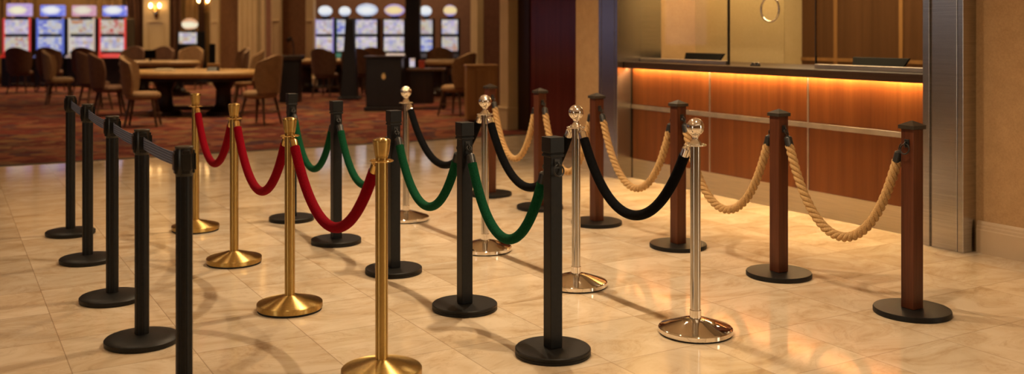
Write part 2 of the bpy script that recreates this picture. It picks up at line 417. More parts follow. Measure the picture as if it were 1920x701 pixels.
# ---------------------------------------------------------------- mesh helpers
class MB:
    def __init__(s):
        s.v, s.f = [], []

    def add(s, vs, fs):
        b = len(s.v)
        s.v += [tuple(v) for v in vs]
        s.f += [tuple(b + i for i in f) for f in fs]
        return s

    def box(s, x0, x1, y0, y1, z0, z1):
        vs = [(x, y, z) for z in (z0, z1) for y in (y0, y1) for x in (x0, x1)]
        return s.add(vs, [(0, 2, 3, 1), (4, 5, 7, 6), (0, 1, 5, 4), (2, 6, 7, 3), (0, 4, 6, 2), (1, 3, 7, 5)])

    def hexa(s, lo, hi, z0, z1):
        """frustum between two axis-aligned rectangles (x0,x1,y0,y1)"""
        vs = [(x, y, z) for (a, z) in ((lo, z0), (hi, z1)) for y in a[2:] for x in a[:2]]
        return s.add(vs, [(0, 2, 3, 1), (4, 5, 7, 6), (0, 1, 5, 4), (2, 6, 7, 3), (0, 4, 6, 2), (1, 3, 7, 5)])

    def prism(s, pts, z0, z1):
        n = len(pts)
        vs = [(x, y, z0) for x, y in pts] + [(x, y, z1) for x, y in pts]
        fs = [tuple(range(n - 1, -1, -1)), tuple(range(n, 2 * n))]
        fs += [(i, (i + 1) % n, n + (i + 1) % n, n + i) for i in range(n)]
        return s.add(vs, fs)

    def swap(s):
        s.v = [(x, z, y) for x, y, z in s.v]
        return s

    def lathe(s, prof, n=48, c=(0, 0, 0), sx=1.0, sy=1.0, close=True):
        vs, fs = [], []
        for r, z in prof:
            for k in range(n):
                a = 2 * PI * k / n
                vs.append((c[0] + sx * r * math.cos(a), c[1] + sy * r * math.sin(a), c[2] + z))
        m = len(prof)
        for j in range(m - 1):
            for k in range(n):
                k2 = (k + 1) % n
                fs.append((j * n + k, j * n + k2, (j + 1) * n + k2, (j + 1) * n + k))
        if close:
            fs.append(tuple(range(n - 1, -1, -1)))
            fs.append(tuple((m - 1) * n + k for k in range(n)))
        return s.add(vs, fs)

    def tube(s, path, r, n=12, closed=False, caps=True, side=None):
        """r: number or list; the path keeps a steady side vector"""
        P = [Vector(p) for p in path]
        N = len(P)
        rad = r if isinstance(r, (list, tuple)) else [r] * N
        vs, fs = [], []
        sv = Vector(side) if side else None
        for i, p in enumerate(P):
            if closed:
                t = P[(i + 1) % N] - P[i - 1]
            else:
                t = P[min(i + 1, N - 1)] - P[max(i - 1, 0)]
            t.normalize()
            if sv is None:
                sv = Vector((0, 0, 1)) if abs(t.z) < 0.9 else Vector((1, 0, 0))
            u = (sv - t * sv.dot(t)).normalized()
            sv = u
            w = t.cross(u)
            for k in range(n):
                a = 2 * PI * k / n
                vs.append(p + (u * math.cos(a) + w * math.sin(a)) * rad[i])
        for i in range(N if closed else N - 1):
            j = (i + 1) % N
            for k in range(n):
                k2 = (k + 1) % n
                fs.append((i * n + k, i * n + k2, j * n + k2, j * n + k))
        if not closed and caps:
            fs.append(tuple(range(n - 1, -1, -1)))
            fs.append(tuple((N - 1) * n + k for k in range(n)))
        return s.add(vs, fs)

    def torus(s, c, axis, R_, r, n=32, m=10):
        ax = Vector(axis).normalized()
        u = ax.orthogonal().normalized()
        w = ax.cross(u)
        return s.tube([Vector(c) + (u * math.cos(2 * PI * k / n) + w * math.sin(2 * PI * k / n)) * R_ for k in range(n)], r, m, closed=True, side=ax)

    def build(s, name, mat, parent=None, smooth=40, bevel=0, seg=2, loc=None):
        me = bpy.data.meshes.new(name)
        me.from_pydata(s.v, [], s.f)
        me.validate()
        bm = bmesh.new()
        bm.from_mesh(me)
        bmesh.ops.recalc_face_normals(bm, faces=bm.faces)
        bm.to_mesh(me)
        bm.free()
        if smooth:
            me.polygons.foreach_set('use_smooth', [True] * len(me.polygons))
            me.set_sharp_from_angle(angle=R(smooth))
        me.materials.append(mat)
        o = bpy.data.objects.new(name, me)
        C.objects.link(o)
        if parent is not None:
            o.parent = parent
        if loc is not None:
            o.location = loc
        if bevel:
            b = o.modifiers.new('Bevel', 'BEVEL')
            b.width = bevel
            b.segments = seg
            b.limit_method = 'ANGLE'
            b.angle_limit = R(35)
        return o

def tag(o, label, cat=None, group=None, kind=None):
    o['label'] = label
    if cat: o['category'] = cat
    if group: o['group'] = group
    if kind: o['kind'] = kind
    return o

def thing(name, label, cat, loc=(0, 0, 0), rz=0.0, group=None, kind=None):
    o = bpy.data.objects.new(name, None)
    o.empty_display_size = 0.1
    C.objects.link(o)
    o.location = loc
    o.rotation_euler = (0, 0, rz)
    return tag(o, label, cat, group, kind)

def dup(root, loc, rz=None, label=None, group=None, scale=None):
    r = root.copy()
    C.objects.link(r)
    r.location = loc
    if rz is not None: r.rotation_euler = (0, 0, rz)
    if scale: r.scale = scale
    if label: r['label'] = label
    if group: r['group'] = group
    for ch in list(root.children):
        c = ch.copy()
        C.objects.link(c)
        c.parent = r
        for g in ch.children:
            d = g.copy()
            C.objects.link(d)
            d.parent = c
    return r

def struct(name, mb, mat, label, cat='wall', **kw):
    o = mb.build(name, mat, **kw)
    return tag(o, label, cat, kind='structure')

def camrot(o, p):
    o.location = p
    o.rotation_euler = (0, 0, -YAW)
    return o

# ================================================================= room shell
CARPET_Y = 12.1
struct('floor', MB().box(-7, 10, -4.5, CARPET_Y, -0.1, 0), M['marble'], 'polished cream marble floor laid in square tiles', 'floor', smooth=0)
struct('floor_carpet', MB().box(-7, 24, CARPET_Y, 44, -0.1, 0.008), M['carpet'], 'red and orange patterned casino carpet beyond the marble', 'carpet', smooth=0)
struct('trim_1', MB().box(-7, 7.6, CARPET_Y - 0.03, CARPET_Y, 0, 0.009), M['bronze'], 'dark metal edging strip between marble and carpet', 'trim', smooth=0)
struct('ceiling', MB().box(-7, 10, -4.5, 13.0, 3.3, 3.4), M['ceiling'], 'cream lobby ceiling above the queue posts', 'ceiling', smooth=0)
struct('ceiling_casino', MB().box(-12, 24, 13.0, 46, 5.6, 5.7), M['ceiling'], 'high ceiling above the casino tables', 'ceiling', smooth=0)
struct('wall_rear', MB().box(-7, 6, -4.6, -4.5, 0, 3.4), M['tanwall'], 'tan lobby wall facing the casino', 'wall', smooth=0)
struct('wall_left', MB().box(-7.1, -7, -4.6, 13, 0, 3.4), M['tanwall'], 'tan lobby wall at the far left', 'wall', smooth=0)

WX = 5.95                                   # lobby wall plane, counter recessed into it
Y0, Y1 = 4.443, 7.97                        # window opening
struct('wall_right', MB().box(WX, WX + 0.3, -4.6, 4.30, 0, 3.3), M['tanwall'], 'tan textured wall right of the steel column', 'wall', smooth=0)
struct('wall_corner', MB().box(WX, WX + 0.9, 8.02, 8.92, 0, 3.3), M['tanwall'], 'tan wall strip left of the counter frame', 'wall', smooth=0)

def base_profile(axis_len, h=0.21, d=0.022):
    """cross-section (out, z) with a moulded head"""
    return [(0, 0), (d, 0), (d, h * 0.72), (d * 0.8, h * 0.75), (d * 0.8, h * 0.83), (d * 0.62, h * 0.86), (d * 0.62, h * 0.93), (d * 0.3, h), (0, h)]

def baseboard_x(name, x, y0, y1, label, h=0.21, d=0.024):
    pr = base_profile(0, h, d)
    mb = MB()
    n = len(pr)
    vs = [(x - o, y0, z) for o, z in pr] + [(x - o, y1, z) for o, z in pr]
    mb.add(vs, [tuple(range(n)), tuple(range(2 * n - 1, n - 1, -1))] + [(i, (i + 1) % n, n + (i + 1) % n, n + i) for i in range(n)])
    return struct(name, mb, M['base_paint'], label, 'baseboard', smooth=20)

baseboard_x('baseboard_right', WX, -4.5, 4.12, 'painted moulded baseboard at the foot of the right wall')
baseboard_x('baseboard_left', WX, 8.33, 8.92, 'short baseboard left of the counter frame', 0.16)

# steel columns of the counter frame
def steel_column(name, y_a, y_b, label, inner):
    t = thing(name, label, 'column', (0, 0, 0), kind='structure')
    s = 1 if inner == 'high' else -1         # side on which the opening lies
    lo, hi = min(y_a, y_b), max(y_a, y_b)
    MB().box(5.826, 6.365 if s < 0 else WX + 0.25, lo + 0.004, hi - 0.004, 0, 3.3).build('column_core', M['steel'], t, smooth=0)
    if s > 0:
        segs = [(lo, lo + 0.042), (lo + 0.046, lo + 0.236), (lo + 0.258, hi)]
    else:
        segs = [(lo, lo + 0.045), (lo + 0.049, hi - 0.055), (hi - 0.05, hi)]
    for a, b in segs:
        MB().box(5.81, 5.8262, a, b, 0, 3.3).build('face_strip', M['steel'], t, smooth=0, bevel=0.003)
    return t
steel_column('trim_2', 4.133, 4.443, 'brushed steel column at the right of the counter', 'high')
steel_column('trim_3', 7.97, 8.295, 'brushed steel column at the left of the counter', 'low')
struct('trim_4', MB().box(5.81, 6.3, Y0, Y1, 2.35, 3.3), M['steel'], 'brushed steel header over the counter glass', 'trim', smooth=0, bevel=0.004)

# ================================================================= service counter
ct = thing('service_counter', 'cherry wood service counter with glowing strip below its dark top', 'counter', (0, 0, 0))
PX = 5.99
MB().prism([(5.89, 1.1), (5.932, 1.1), (5.932, 1.131), (6.8, 1.131), (6.8, 1.165), (5.89, 1.165)], Y0 + 0.004, Y1 - 0.004).swap().build('countertop', M['top_wood'], ct, smooth=0, bevel=0.004)
MB().box(PX + 0.022, 6.12, Y0 + 0.006, Y1 - 0.006, 0.0, 1.129).build('carcass', M['dark_wood'], ct, smooth=0)
sy = [Y1 - 0.004, 6.81, 5.645, Y0 + 0.004]
for i in range(3):
    for z0, z1 in ((0.197, 0.694), (0.738, 1.128)):
        MB().box(PX, PX + 0.02, sy[i + 1] + 0.008, sy[i] - 0.008, z0, z1).build('front_panel', M['veneer'], ct, smooth=0, bevel=0.002)
for y in (6.81, 5.645):
    MB().box(PX - 0.002, PX + 0.02, y - 0.007, y + 0.007, 0.197, 1.128).build('seam_strip', M['strip'], ct, smooth=0)
MB().box(PX - 0.008, PX + 0.02, Y0 + 0.006, Y1 - 0.006, 0.696, 0.736).build('metal_rail', M['strip'], ct, smooth=0, bevel=0.002)
MB().box(PX + 0.006, PX + 0.02, Y0 + 0.006, Y1 - 0.006, 0.0, 0.195).build('kick_plate', M['steel_kick'], ct, smooth=0)
tag(MB().box(5.953, 5.971, Y0 + 0.03, Y1 - 0.03, 1.122, 1.1305).build('light_strip', M['led'], ct, smooth=0), 'glowing amber light strip')

# glass panes above the counter
GX = 6.11
def pane(n, y0, y1, label, hole=None):
    t = thing('window_%d' % n, label, 'window', (0, 0, 0), kind='structure')
    z0, z1 = 1.168, 2.345
    if hole is None:
        MB().box(GX, GX + 0.01, y0 + 0.003, y1 - 0.003, z0, z1).build('glass_pane', M['glass'], t, smooth=0)
    else:
        hy, hzz, hr = hole
        yy0, yy1 = y0 + 0.003, y1 - 0.003
        angs = sorted(set([2 * PI * k / 48 for k in range(48)] + [math.atan2(z - hzz, y - hy) % (2 * PI) for y in (yy0, yy1) for z in (z0, z1)]))
        inner, outer = [], []
        for a in angs:
            c, s = math.cos(a), math.sin(a)
            ts = []
            if abs(c) > 1e-9: ts.append(((yy1 if c > 0 else yy0) - hy) / c)
            if abs(s) > 1e-9: ts.append(((z1 if s > 0 else z0) - hzz) / s)
            q = min(ts)
            inner.append((hy + hr * c, hzz + hr * s))
            outer.append((hy + q * c, hzz + q * s))
        m = len(angs)
        vs = []
        for x in (GX, GX + 0.01):
            vs += [(x, y, z) for y, z in inner] + [(x, y, z) for y, z in outer]
        fs = []
        for i in range(m):
            j = (i + 1) % m
            fs += [(i, j, m + j, m + i), (2 * m + i, 3 * m + i, 3 * m + j, 2 * m + j), (i, 2 * m + i, 2 * m + j, j), (m + i, m + j, 3 * m + j, 3 * m + i)]
        MB().add(vs, fs).build('glass_pane', M['glass'], t, smooth=0)
        tag(MB().torus((GX + 0.005, hy, hzz), (1, 0, 0), hr, 0.0085, 56, 10).build('speak_hole_ring', M['silver_ring'], t), 'polished metal ring round the speak hole')
    return t
w1 = pane(1, 6.70, Y1, 'left glass pane above the counter, before the cream wall')
w2 = pane(2, 5.678, 6.70, 'middle glass pane with a metal-ringed round speak hole', (6.19, 1.652, 0.105))
w3 = pane(3, Y0, 5.678, 'right glass pane above the counter, before brown panelling')
for w, a, b in ((w1, 6.71, Y1 - 0.004), (w3, Y0 + 0.004, 5.67)):
    MB().box(GX - 0.02, GX + 0.03, a, b, 1.166, 1.2).build('base_channel', M['strip'], w, smooth=0, bevel=0.003)
MB().box(GX - 0.006, GX + 0.016, 6.694, 6.706, 1.166, 2.345).build('joint_bar', M['bronze'], w1, smooth=0)
MB().box(GX - 0.003, GX + 0.013, 5.674, 5.682, 1.2, 2.345).build('joint_edge', M['silver_ring'], w3, smooth=0)
clip = thing('glass_clip', 'small dark metal clip at the foot of the middle glass pane', 'clip', (GX - 0.012, onx(1419, GX), 1.166))
MB().box(-0.02, 0.008, -0.05, 0.05, 0, 0.012).build('clip_base', M['iron'], clip, bevel=0.002)
MB().box(-0.012, 0.008, -0.042, -0.008, 0.0122, 0.03).box(-0.012, 0.008, 0.008, 0.042, 0.0122, 0.03).build('clip_jaw', M['silver_ring'], clip, bevel=0.002)

# teller room behind the glass
struct('wall_office', MB().box(6.85, 6.862, onx(1470, 6.85), 8.578, 0, 3.0), M['cream_wall'], 'cream office wall seen through the glass', 'wall', smooth=0)
struct('wall_office_side', MB().box(6.37, 9.1, 8.58, 8.6, 0, 3.0), M['cream_wall'], 'cream side wall of the office', 'wall', smooth=0)
bw = thing('wall_back_office', 'brown wood panelled wall seen through the right glass panes', 'wall', (0, 0, 0), kind='structure')
MB().box(9.0, 9.1, 2.0, 8.578, 0, 3.0).build('wall_panelling', M['back_wood'], bw, smooth=0)
MB().box(8.985, 9.0, 2.0, 8.578, 1.12, 1.16).build('panel_rail', M['tan_wood'], bw, smooth=0)
for x in (1567, 1690):
    y = onx(x, 9.0)
    MB().box(8.99, 9.0, y - 0.025, y + 0.025, 0, 3.0).build('panel_seam', M['tan_wood'], bw, smooth=0)
struct('wall_office_near', MB().box(6.3, 9.1, 3.9, 3.98, 0, 3.0), M['back_wood'], 'brown wood end wall of the office', 'wall', smooth=0)
struct('ceiling_office', MB().box(6.3, 9.1, 3.98, 8.578, 2.9, 3.0), M['ceiling'], 'office ceiling behind the counter', 'ceiling', smooth=0)

def monitor(y, w, label):
    t = thing('desktop_monitor', label, 'monitor', (6.55, y, 1.1652), 0, 'monitors behind the counter')
    # the flat, tilted back of a low screen
    MB().hexa((-0.012, 0.012, -w / 2 + 0.03, w / 2 - 0.03), (0.03, 0.05, -w / 2, w / 2), 0.012, 0.085).build('screen_housing', M['monitor'], t, smooth=0, bevel=0.004)
    MB().box(-0.06, 0.1, -0.11, 0.11, 0, 0.01).build('stand', M['monitor'], t, smooth=0, bevel=0.003)
    return t
monitor(7.56, 0.58, 'low black screen behind the left glass pane, against cream wall')
monitor(5.43, 0.56, 'low dark screen behind the right glass pane, against brown wood')

# tall dark door and pilaster beyond the corner
DX = 7.48
dr = thing('door_1', 'tall dark red wood door between cream pilaster and tan corner', 'door', (0, 0, 0), kind='structure')
MB().box(DX, DX + 0.08, 8.93, 12.75, 0, 3.3).build('door_leaf', M['door_wood'], dr, smooth=0)
MB().box(DX - 0.02, DX, 12.42, 12.75, 0, 3.3).build('door_stile', M['dark_wood'], dr, smooth=0, bevel=0.004)
pl = thing('trim_5', 'cream pilaster with a tall plinth left of the dark red door', 'pilaster', (0, 0, 0), kind='structure')
xa, xb, ya = 7.31, 7.475, 12.78
MB().box(xa, xb + 0.4, ya, ya + 0.26, 0, 5.6).build('pilaster_shaft', M['cream'], pl, smooth=0, bevel=0.01)
MB().box(xa - 0.03, xb, ya - 0.03, ya + 0.3, 0, 0.3).build('plinth', M['cream'], pl, smooth=0, bevel=0.008)
MB().box(xa - 0.04, xb, ya - 0.04, ya + 0.31, 0.3, 0.34).build('plinth_moulding', M['cream'], pl, smooth=0, bevel=0.012)

# ================================================================= queue posts
SY = 0.0
def Pn(x, y):
    d = FPX * HC / (y - HY)
    p = at(x, d)
    return p

POLE = {
 'belt':   [(0.80, 7.75), (0.80, 6.78), (0.80, 5.73), (0.81, 4.87), (0.835, 4.06)],
 'gold':   [(1.615, 7.46), (1.595, 6.27), (1.58, 5.07), (1.605, 3.88)],
 'green':  [(2.345, 7.48), (2.36, 6.52), (2.37, 5.54), (2.38, 4.62), (2.39, 3.77)],
 'silver': [(3.12, 7.05), (3.135, 5.79), (3.15, 4.72), (3.155, 3.69)],
 'wood':   [(4.245, 7.74), (4.28, 6.95), (4.305, 6.17), (4.32, 5.23), (4.33, 4.31), (4.35, 3.39)],
}

# --- black belt posts
def belt_post():
    t = thing('belt_stanchion', '', 'stanchion', group='black belt posts')
    MB().lathe([(0.160, 0), (0.166, 0.004), (0.168, 0.012), (0.168, 0.024), (0.163, 0.029), (0.12, 0.036), (0.06, 0.043), (0.035, 0.045)], 64).build('base_plate', M['black_plate'], t)
    # fluted pole
    mb = MB()
    pts = []
    for k in range(96):
        a = 2 * PI * k / 96
        g = 0.0022 if (k % 12) in (0, 1) else 0.0
        pts.append(((0.0325 - g) * math.cos(a), (0.0325 - g) * math.sin(a)))
    mb.prism(pts, 0.045, 0.9).build('pole', M['black'], t, smooth=50)
    MB().lathe([(0.033, 0.882), (0.0345, 0.884), (0.0345, 0.988), (0.033, 0.992)], 48).build('belt_cassette', M['black_gloss'], t)
    MB().lathe([(0.0352, 0.9922), (0.036, 0.994), (0.036, 0.998), (0.034, 1.0)], 48).build('top_cap', M['bronze'], t)
    for k in range(4):
        a = k * PI / 2
        c, s = math.cos(a), math.sin(a)
        mb = MB()
        def rot(x, y): return (x * c - y * s, x * s + y * c)
        for (x0, x1, w, z0, z1) in ((0.030, 0.0385, 0.015, 0.892, 0.985), (0.0385, 0.0425, 0.019, 0.906, 0.972)):
            pts = [rot(x0, -w), rot(x1, -w), rot(x1, w), rot(x0, w)]
            mb.prism(pts, z0, z1)
        mb.build('belt_clip', M['black_gloss'], t, smooth=0, bevel=0.0015)
    return t
bl = ['black belt post farthest back in its row, beside the carpet',
      'second black belt post from the carpet end of its row',
      'middle one of the five black belt posts',
      'fourth black belt post from the carpet, its round base fully in view',
      'nearest black belt post, its base cut off by the photo edge']
p0 = belt_post()
for i, ((x, y), l) in enumerate(zip(POLE['belt'], bl)):
    if i == 0:
        p0.location = (x, y, 0); p0['label'] = l
    else:
        dup(p0, (x, y, 0), 0, l)
bn = ['farthest ribbed grey belt, between the two black posts nearest the carpet', 'ribbed grey belt second from the carpet end',
      'ribbed grey belt second from the front, ends on the middle post', 'nearest ribbed grey belt, ends on the cut-off front post']
for i in range(4):
    (xa, ya), (xb, yb) = POLE['belt'][i], POLE['belt'][i + 1]
    a, b = Vector((xa, ya - 0.0435, 0.939)), Vector((xb, yb + 0.0435, 0.939))
    t = thing('barrier_belt', bn[i], 'belt', (xa, ya, 0.939), 0, 'grey belts between the black posts')
    mb = MB()
    n = 24
    vs = []
    for k in range(n + 1):
        q = k / n
        p = a.lerp(b, q) - Vector((xa, ya, 0.939))
        p.z = -0.012 * 4 * q * (1 - q)
        for dx in (-0.0009, 0.0009):
            for dz in (-0.027, 0.027):
                vs.append((p.x + dx, p.y, p.z + dz))
    fs = [(0, 1, 3, 2), (4 * n, 4 * n + 2, 4 * n + 3, 4 * n + 1)]
    for k in range(n):
        o = 4 * k
        for u, w in ((0, 1), (1, 3), (3, 2), (2, 0)):
            fs.append((o + u, o + w, o + 4 + w, o + 4 + u))
    mb.add(vs, fs).build('webbing', M['belt'], t, smooth=0)
    e = b - Vector((xa, ya, 0.939))
    MB().box(e.x - 0.0035, e.x + 0.0035, e.y + 0.0005, e.y + 0.014, -0.029, 0.029).build('end_clip', M['black_gloss'], t, smooth=0, bevel=0.001)

# --- brass posts
def ring_plate(mb, z, r_pole, R_, rt):
    """carrying ring held off the pole by four short spokes"""
    mb.torus((0, 0, z), (0, 0, 1), R_, rt, 48, 10)
    for k in range(4):
        a = PI / 4 + k * PI / 2
        mb.tube([(r_pole * 0.9 * math.cos(a), r_pole * 0.9 * math.sin(a), z), (R_ * math.cos(a), R_ * math.sin(a), z)], rt * 0.9, 8)
    return mb

def gold_post():
    t = thing('brass_stanchion', '', 'stanchion', group='brass rope posts')
    MB().lathe([(0.166, 0), (0.166, 0.01), (0.162, 0.0101)], 64).build('rubber_foot', M['rubber'], t)
    MB().lathe([(0.168, 0.0102), (0.17, 0.013), (0.17, 0.036), (0.167, 0.04), (0.032, 0.078), (0.0285, 0.078)], 96).build('base', M['gold_base'], t, smooth=25)
    MB().lathe([(0.0265, 0.078), (0.0265, 0.92)], 48).build('pole', M['gold'], t)
    MB().lathe([(0.0265, 0.9201), (0.0262, 0.924), (0.0272, 0.928), (0.029, 0.932), (0.0328, 0.955), (0.0375, 0.99), (0.0388, 0.9955), (0.0382, 1.0), (0.035, 1.0035), (0.026, 1.0065), (0.012, 1.0085), (0.003, 1.009)], 48).build('finial', M['gold'], t, smooth=35)
    ring_plate(MB(), 0.912, 0.0265, 0.047, 0.0036).build('rope_ring', M['gold_polish'], t)
    return t
gl = ['brass stanchion farthest back, half hidden behind black belt posts', 'second brass stanchion from the carpet end of its row',
      'third brass stanchion from the carpet, full round base in view', 'nearest brass stanchion, its base cut off by the photo edge']
p0 = gold_post()
for i, ((x, y), l) in enumerate(zip(POLE['gold'], gl)):
    if i == 0:
        p0.location = (x, y, 0); p0['label'] = l
    else:
        dup(p0, (x, y, 0), 0, l)

# --- chrome posts
def ball(r, zc, z_start, n=20):
    a0 = math.asin(max(-1, min(1, (z_start - zc) / r)))
    return [(r * math.cos(a0 + (PI / 2 - 0.02 - a0) * k / n), zc + r * math.sin(a0 + (PI / 2 - 0.02 - a0) * k / n)) for k in range(n + 1)]

def silver_post():
    t = thing('chrome_stanchion', '', 'stanchion', group='chrome rope posts')
    MB().lathe([(0.17, 0), (0.17, 0.007), (0.165, 0.0071)], 64).build('rubber_foot', M['rubber'], t)
    MB().lathe([(0.176, 0.0072), (0.178, 0.01), (0.178, 0.027), (0.174, 0.031), (0.168, 0.033), (0.07, 0.066), (0.036, 0.074), (0.027, 0.075)], 96).build('base', M['chrome'], t, smooth=30)
    MB().lathe([(0.0275, 0.0752), (0.0275, 0.112), (0.0255, 0.114)], 48).build('collar', M['chrome'], t)
    MB().lathe([(0.0248, 0.114), (0.0248, 0.905)], 48).build('pole', M['chrome_pole'], t)
    neck = [(0.03, 0.9052), (0.034, 0.908), (0.034, 0.914), (0.027, 0.922), (0.017, 0.936), (0.0145, 0.944), (0.016, 0.95), (0.019, 0.953)]
    MB().lathe(neck + ball(0.0435, 0.996, 0.9575), 48).build('ball_finial', M['chrome'], t, smooth=50)
    ring_plate(MB(), 0.910, 0.033, 0.052, 0.0036).build('rope_ring', M['chrome'], t)
    return t
sl = ['chrome ball-topped stanchion farthest back, nearest the carpet', 'second chrome ball-topped stanchion from the carpet end',
      'third chrome ball-topped stanchion, beside the nearest black square post', 'nearest chrome ball-topped stanchion, in front of the counter']
p0 = silver_post()
for i, ((x, y), l) in enumerate(zip(POLE['silver'], sl)):
    if i == 0:
        p0.location = (x, y, 0); p0['label'] = l
    else:
        dup(p0, (x, y, 0), 0, l)

# --- hardware on the square posts: eye and ring on the faces along the row
RR, RT = 0.026, 0.0036
def ring_geo(face, sgn, ze, tilt, RR=0.026):
    """centre and lowest point of a ring hanging from an eye on the face y = sgn*face"""
    ey = sgn * (face + 0.013)
    out, dn = sgn * math.sin(tilt), -math.cos(tilt)
    c = Vector((0, ey + out * RR, ze + dn * RR))
    low = Vector((0, ey + out * 2 * RR, ze + dn * 2 * RR))
    nrm = Vector((0, -dn, out)) if True else None
    return c, low, Vector((0, math.cos(tilt), sgn * math.sin(tilt)))

def hang_ring(t, face, sgn, ze, tilt, RR=0.026):
    eye = MB()
    eye.box(-0.014, 0.014, min(sgn * face, sgn * (face + 0.005)), max(sgn * face, sgn * (face + 0.005)), ze - 0.02, ze + 0.022)
    eye.torus((0, sgn * (face + 0.012), ze), (1, 0, 0), 0.0085, 0.003, 20, 8)
    eye.build('eye_plate', M['iron'], t, bevel=0.001)
    c, low, nr = ring_geo(face, sgn, ze - 0.002, tilt, RR)
    MB().torus(c, nr, RR, RT, 32, 10).build('hanging_ring', M['iron'], t)
    return low

def green_post(i):
    t = thing('square_stanchion', '', 'stanchion', group='black square rope posts')
    MB().lathe([(0.168, 0), (0.1715, 0.003), (0.1715, 0.013), (0.1695, 0.0145), (0.1715, 0.016), (0.1715, 0.028), (0.1675, 0.032)], 64).build('base_plate', M['black_plate'], t, smooth=30)
    a = 0.0315
    MB().box(-a, a, -a, a, 0.0322, 0.9).build('post', M['black'], t, smooth=0, bevel=0.003)
    MB().box(-a - 0.006, a + 0.006, -a - 0.006, a + 0.006, 0.893, 0.905).build('collar', M['black'], t, smooth=0, bevel=0.003)
    b = a + 0.003
    MB().box(-b, b, -b, b, 0.9052, 0.912).box(-b - 0.003, b + 0.003, -b - 0.003, b + 0.003, 0.912, 0.982).build('head', M['black'], t, smooth=0, bevel=0.0025)
    return t, a

def wood_post(i):
    t = thing('wooden_stanchion', '', 'stanchion', group='wooden rope posts')
    MB().lathe([(0.188, 0), (0.192, 0.003), (0.192, 0.022), (0.189, 0.028)], 64).build('base_plate', M['black_plate'], t, smooth=30)
    a = 0.0385
    MB().box(-a, a, -a, a, 0.0282, 0.955).build('post', M['post_wood'], t, smooth=0, bevel=0.003)
    b = 0.0485
    MB().box(-b, b, -b, b, 0.9552, 0.974).hexa((-b, b, -b, b), (-0.003, 0.003, -0.003, 0.003), 0.974, 0.997).build('cap', M['bronze'], t, smooth=0)
    return t, a

gnl = ['black square post farthest back with a spare ring, beside the carpet', 'second black square post from the carpet end of its row',
       'middle black square post, behind the nearest brass stanchion', 'fourth black square post, between two sagging green ropes',
       'nearest black square post, with an empty iron ring on its face']
wl = ['wooden post with dark cap farthest back, partly behind a chrome stanchion', 'second wooden post from the back, before the dark red door',
      'third wooden post from the back, beside the left steel column', 'fourth wooden post from the back, behind the nearest chrome stanchion',
      'second nearest wooden post, between two sagging manila ropes', 'nearest wooden post, with an empty iron ring and full round base']
LOW = {}
for kind, maker, labels, ze in (('green', green_post, gnl, 0.862), ('wood', wood_post, wl, 0.880)):
    n = len(POLE[kind])
    first = None
    for i, ((x, y), l) in enumerate(zip(POLE[kind], labels)):
        if first is None:
            t, face = maker(i)
            first = t
            plain = list(t.children)
            t.location = (x, y, 0); t['label'] = l
        else:
            t = first.copy(); C.objects.link(t)
            t.location = (x, y, 0); t['label'] = l
            for ch in plain:
                c = ch.copy(); C.objects.link(c); c.parent = t
        for sgn in (-1, 1):
            free = (sgn < 0 and i == n - 1) or (sgn > 0 and i == 0)
            kids = set(t.children)
            low = hang_ring(t, face, sgn, ze, R(12) if free else R(34), 0.026 if free else (0.018 if sgn > 0 else 0.0125))
            if kind == 'wood' and i == n - 1 and sgn < 0:
                for ch in set(t.children) - kids:
                    ch.rotation_euler = (0, 0, -PI / 2)
            LOW[(kind, i, sgn)] = low + Vector((x, y, 0))

for kind, z, R_ in (('gold', 0.912, 0.047), ('silver', 0.910, 0.052)):
    for i, (x, y) in enumerate(POLE[kind]):
        for sgn in (-1, 1):
            LOW[(kind, i, sgn)] = Vector((x, y + sgn * R_, z))

# --- ropes
def catenary(a, b, zlow, n=160):
    """points from a to b hanging to about zlow, even arc length"""
    L = (Vector((b.x, b.y, 0)) - Vector((a.x, a.y, 0))).length
    sag = (a.z + b.z) / 2 - zlow
    lo, hi = 0.02, 50.0
    for _ in range(80):
        c = (lo + hi) / 2
        s = c * (math.cosh(min(300, L / (2 * c))) - 1)
        if s > sag: lo = c
        else: hi = c
    pts = []
    for k in range(801):
        q = k / 800
        u = (q - 0.5) * L
        z = zlow + c * (math.cosh(u / c) - 1) + (b.z - a.z) * (q - 0.5)
        p = a.lerp(b, q); p.z = z
        pts.append(p)
    s = [0]
    for i in range(1, 801): s.append(s[-1] + (pts[i] - pts[i - 1]).length)
    return pts, s

def sample(pts, s, d):
    import bisect
    i = max(1, min(len(s) - 1, bisect.bisect_left(s, d)))
    f = (d - s[i - 1]) / max(1e-9, s[i] - s[i - 1])
    return pts[i - 1].lerp(pts[i], f)

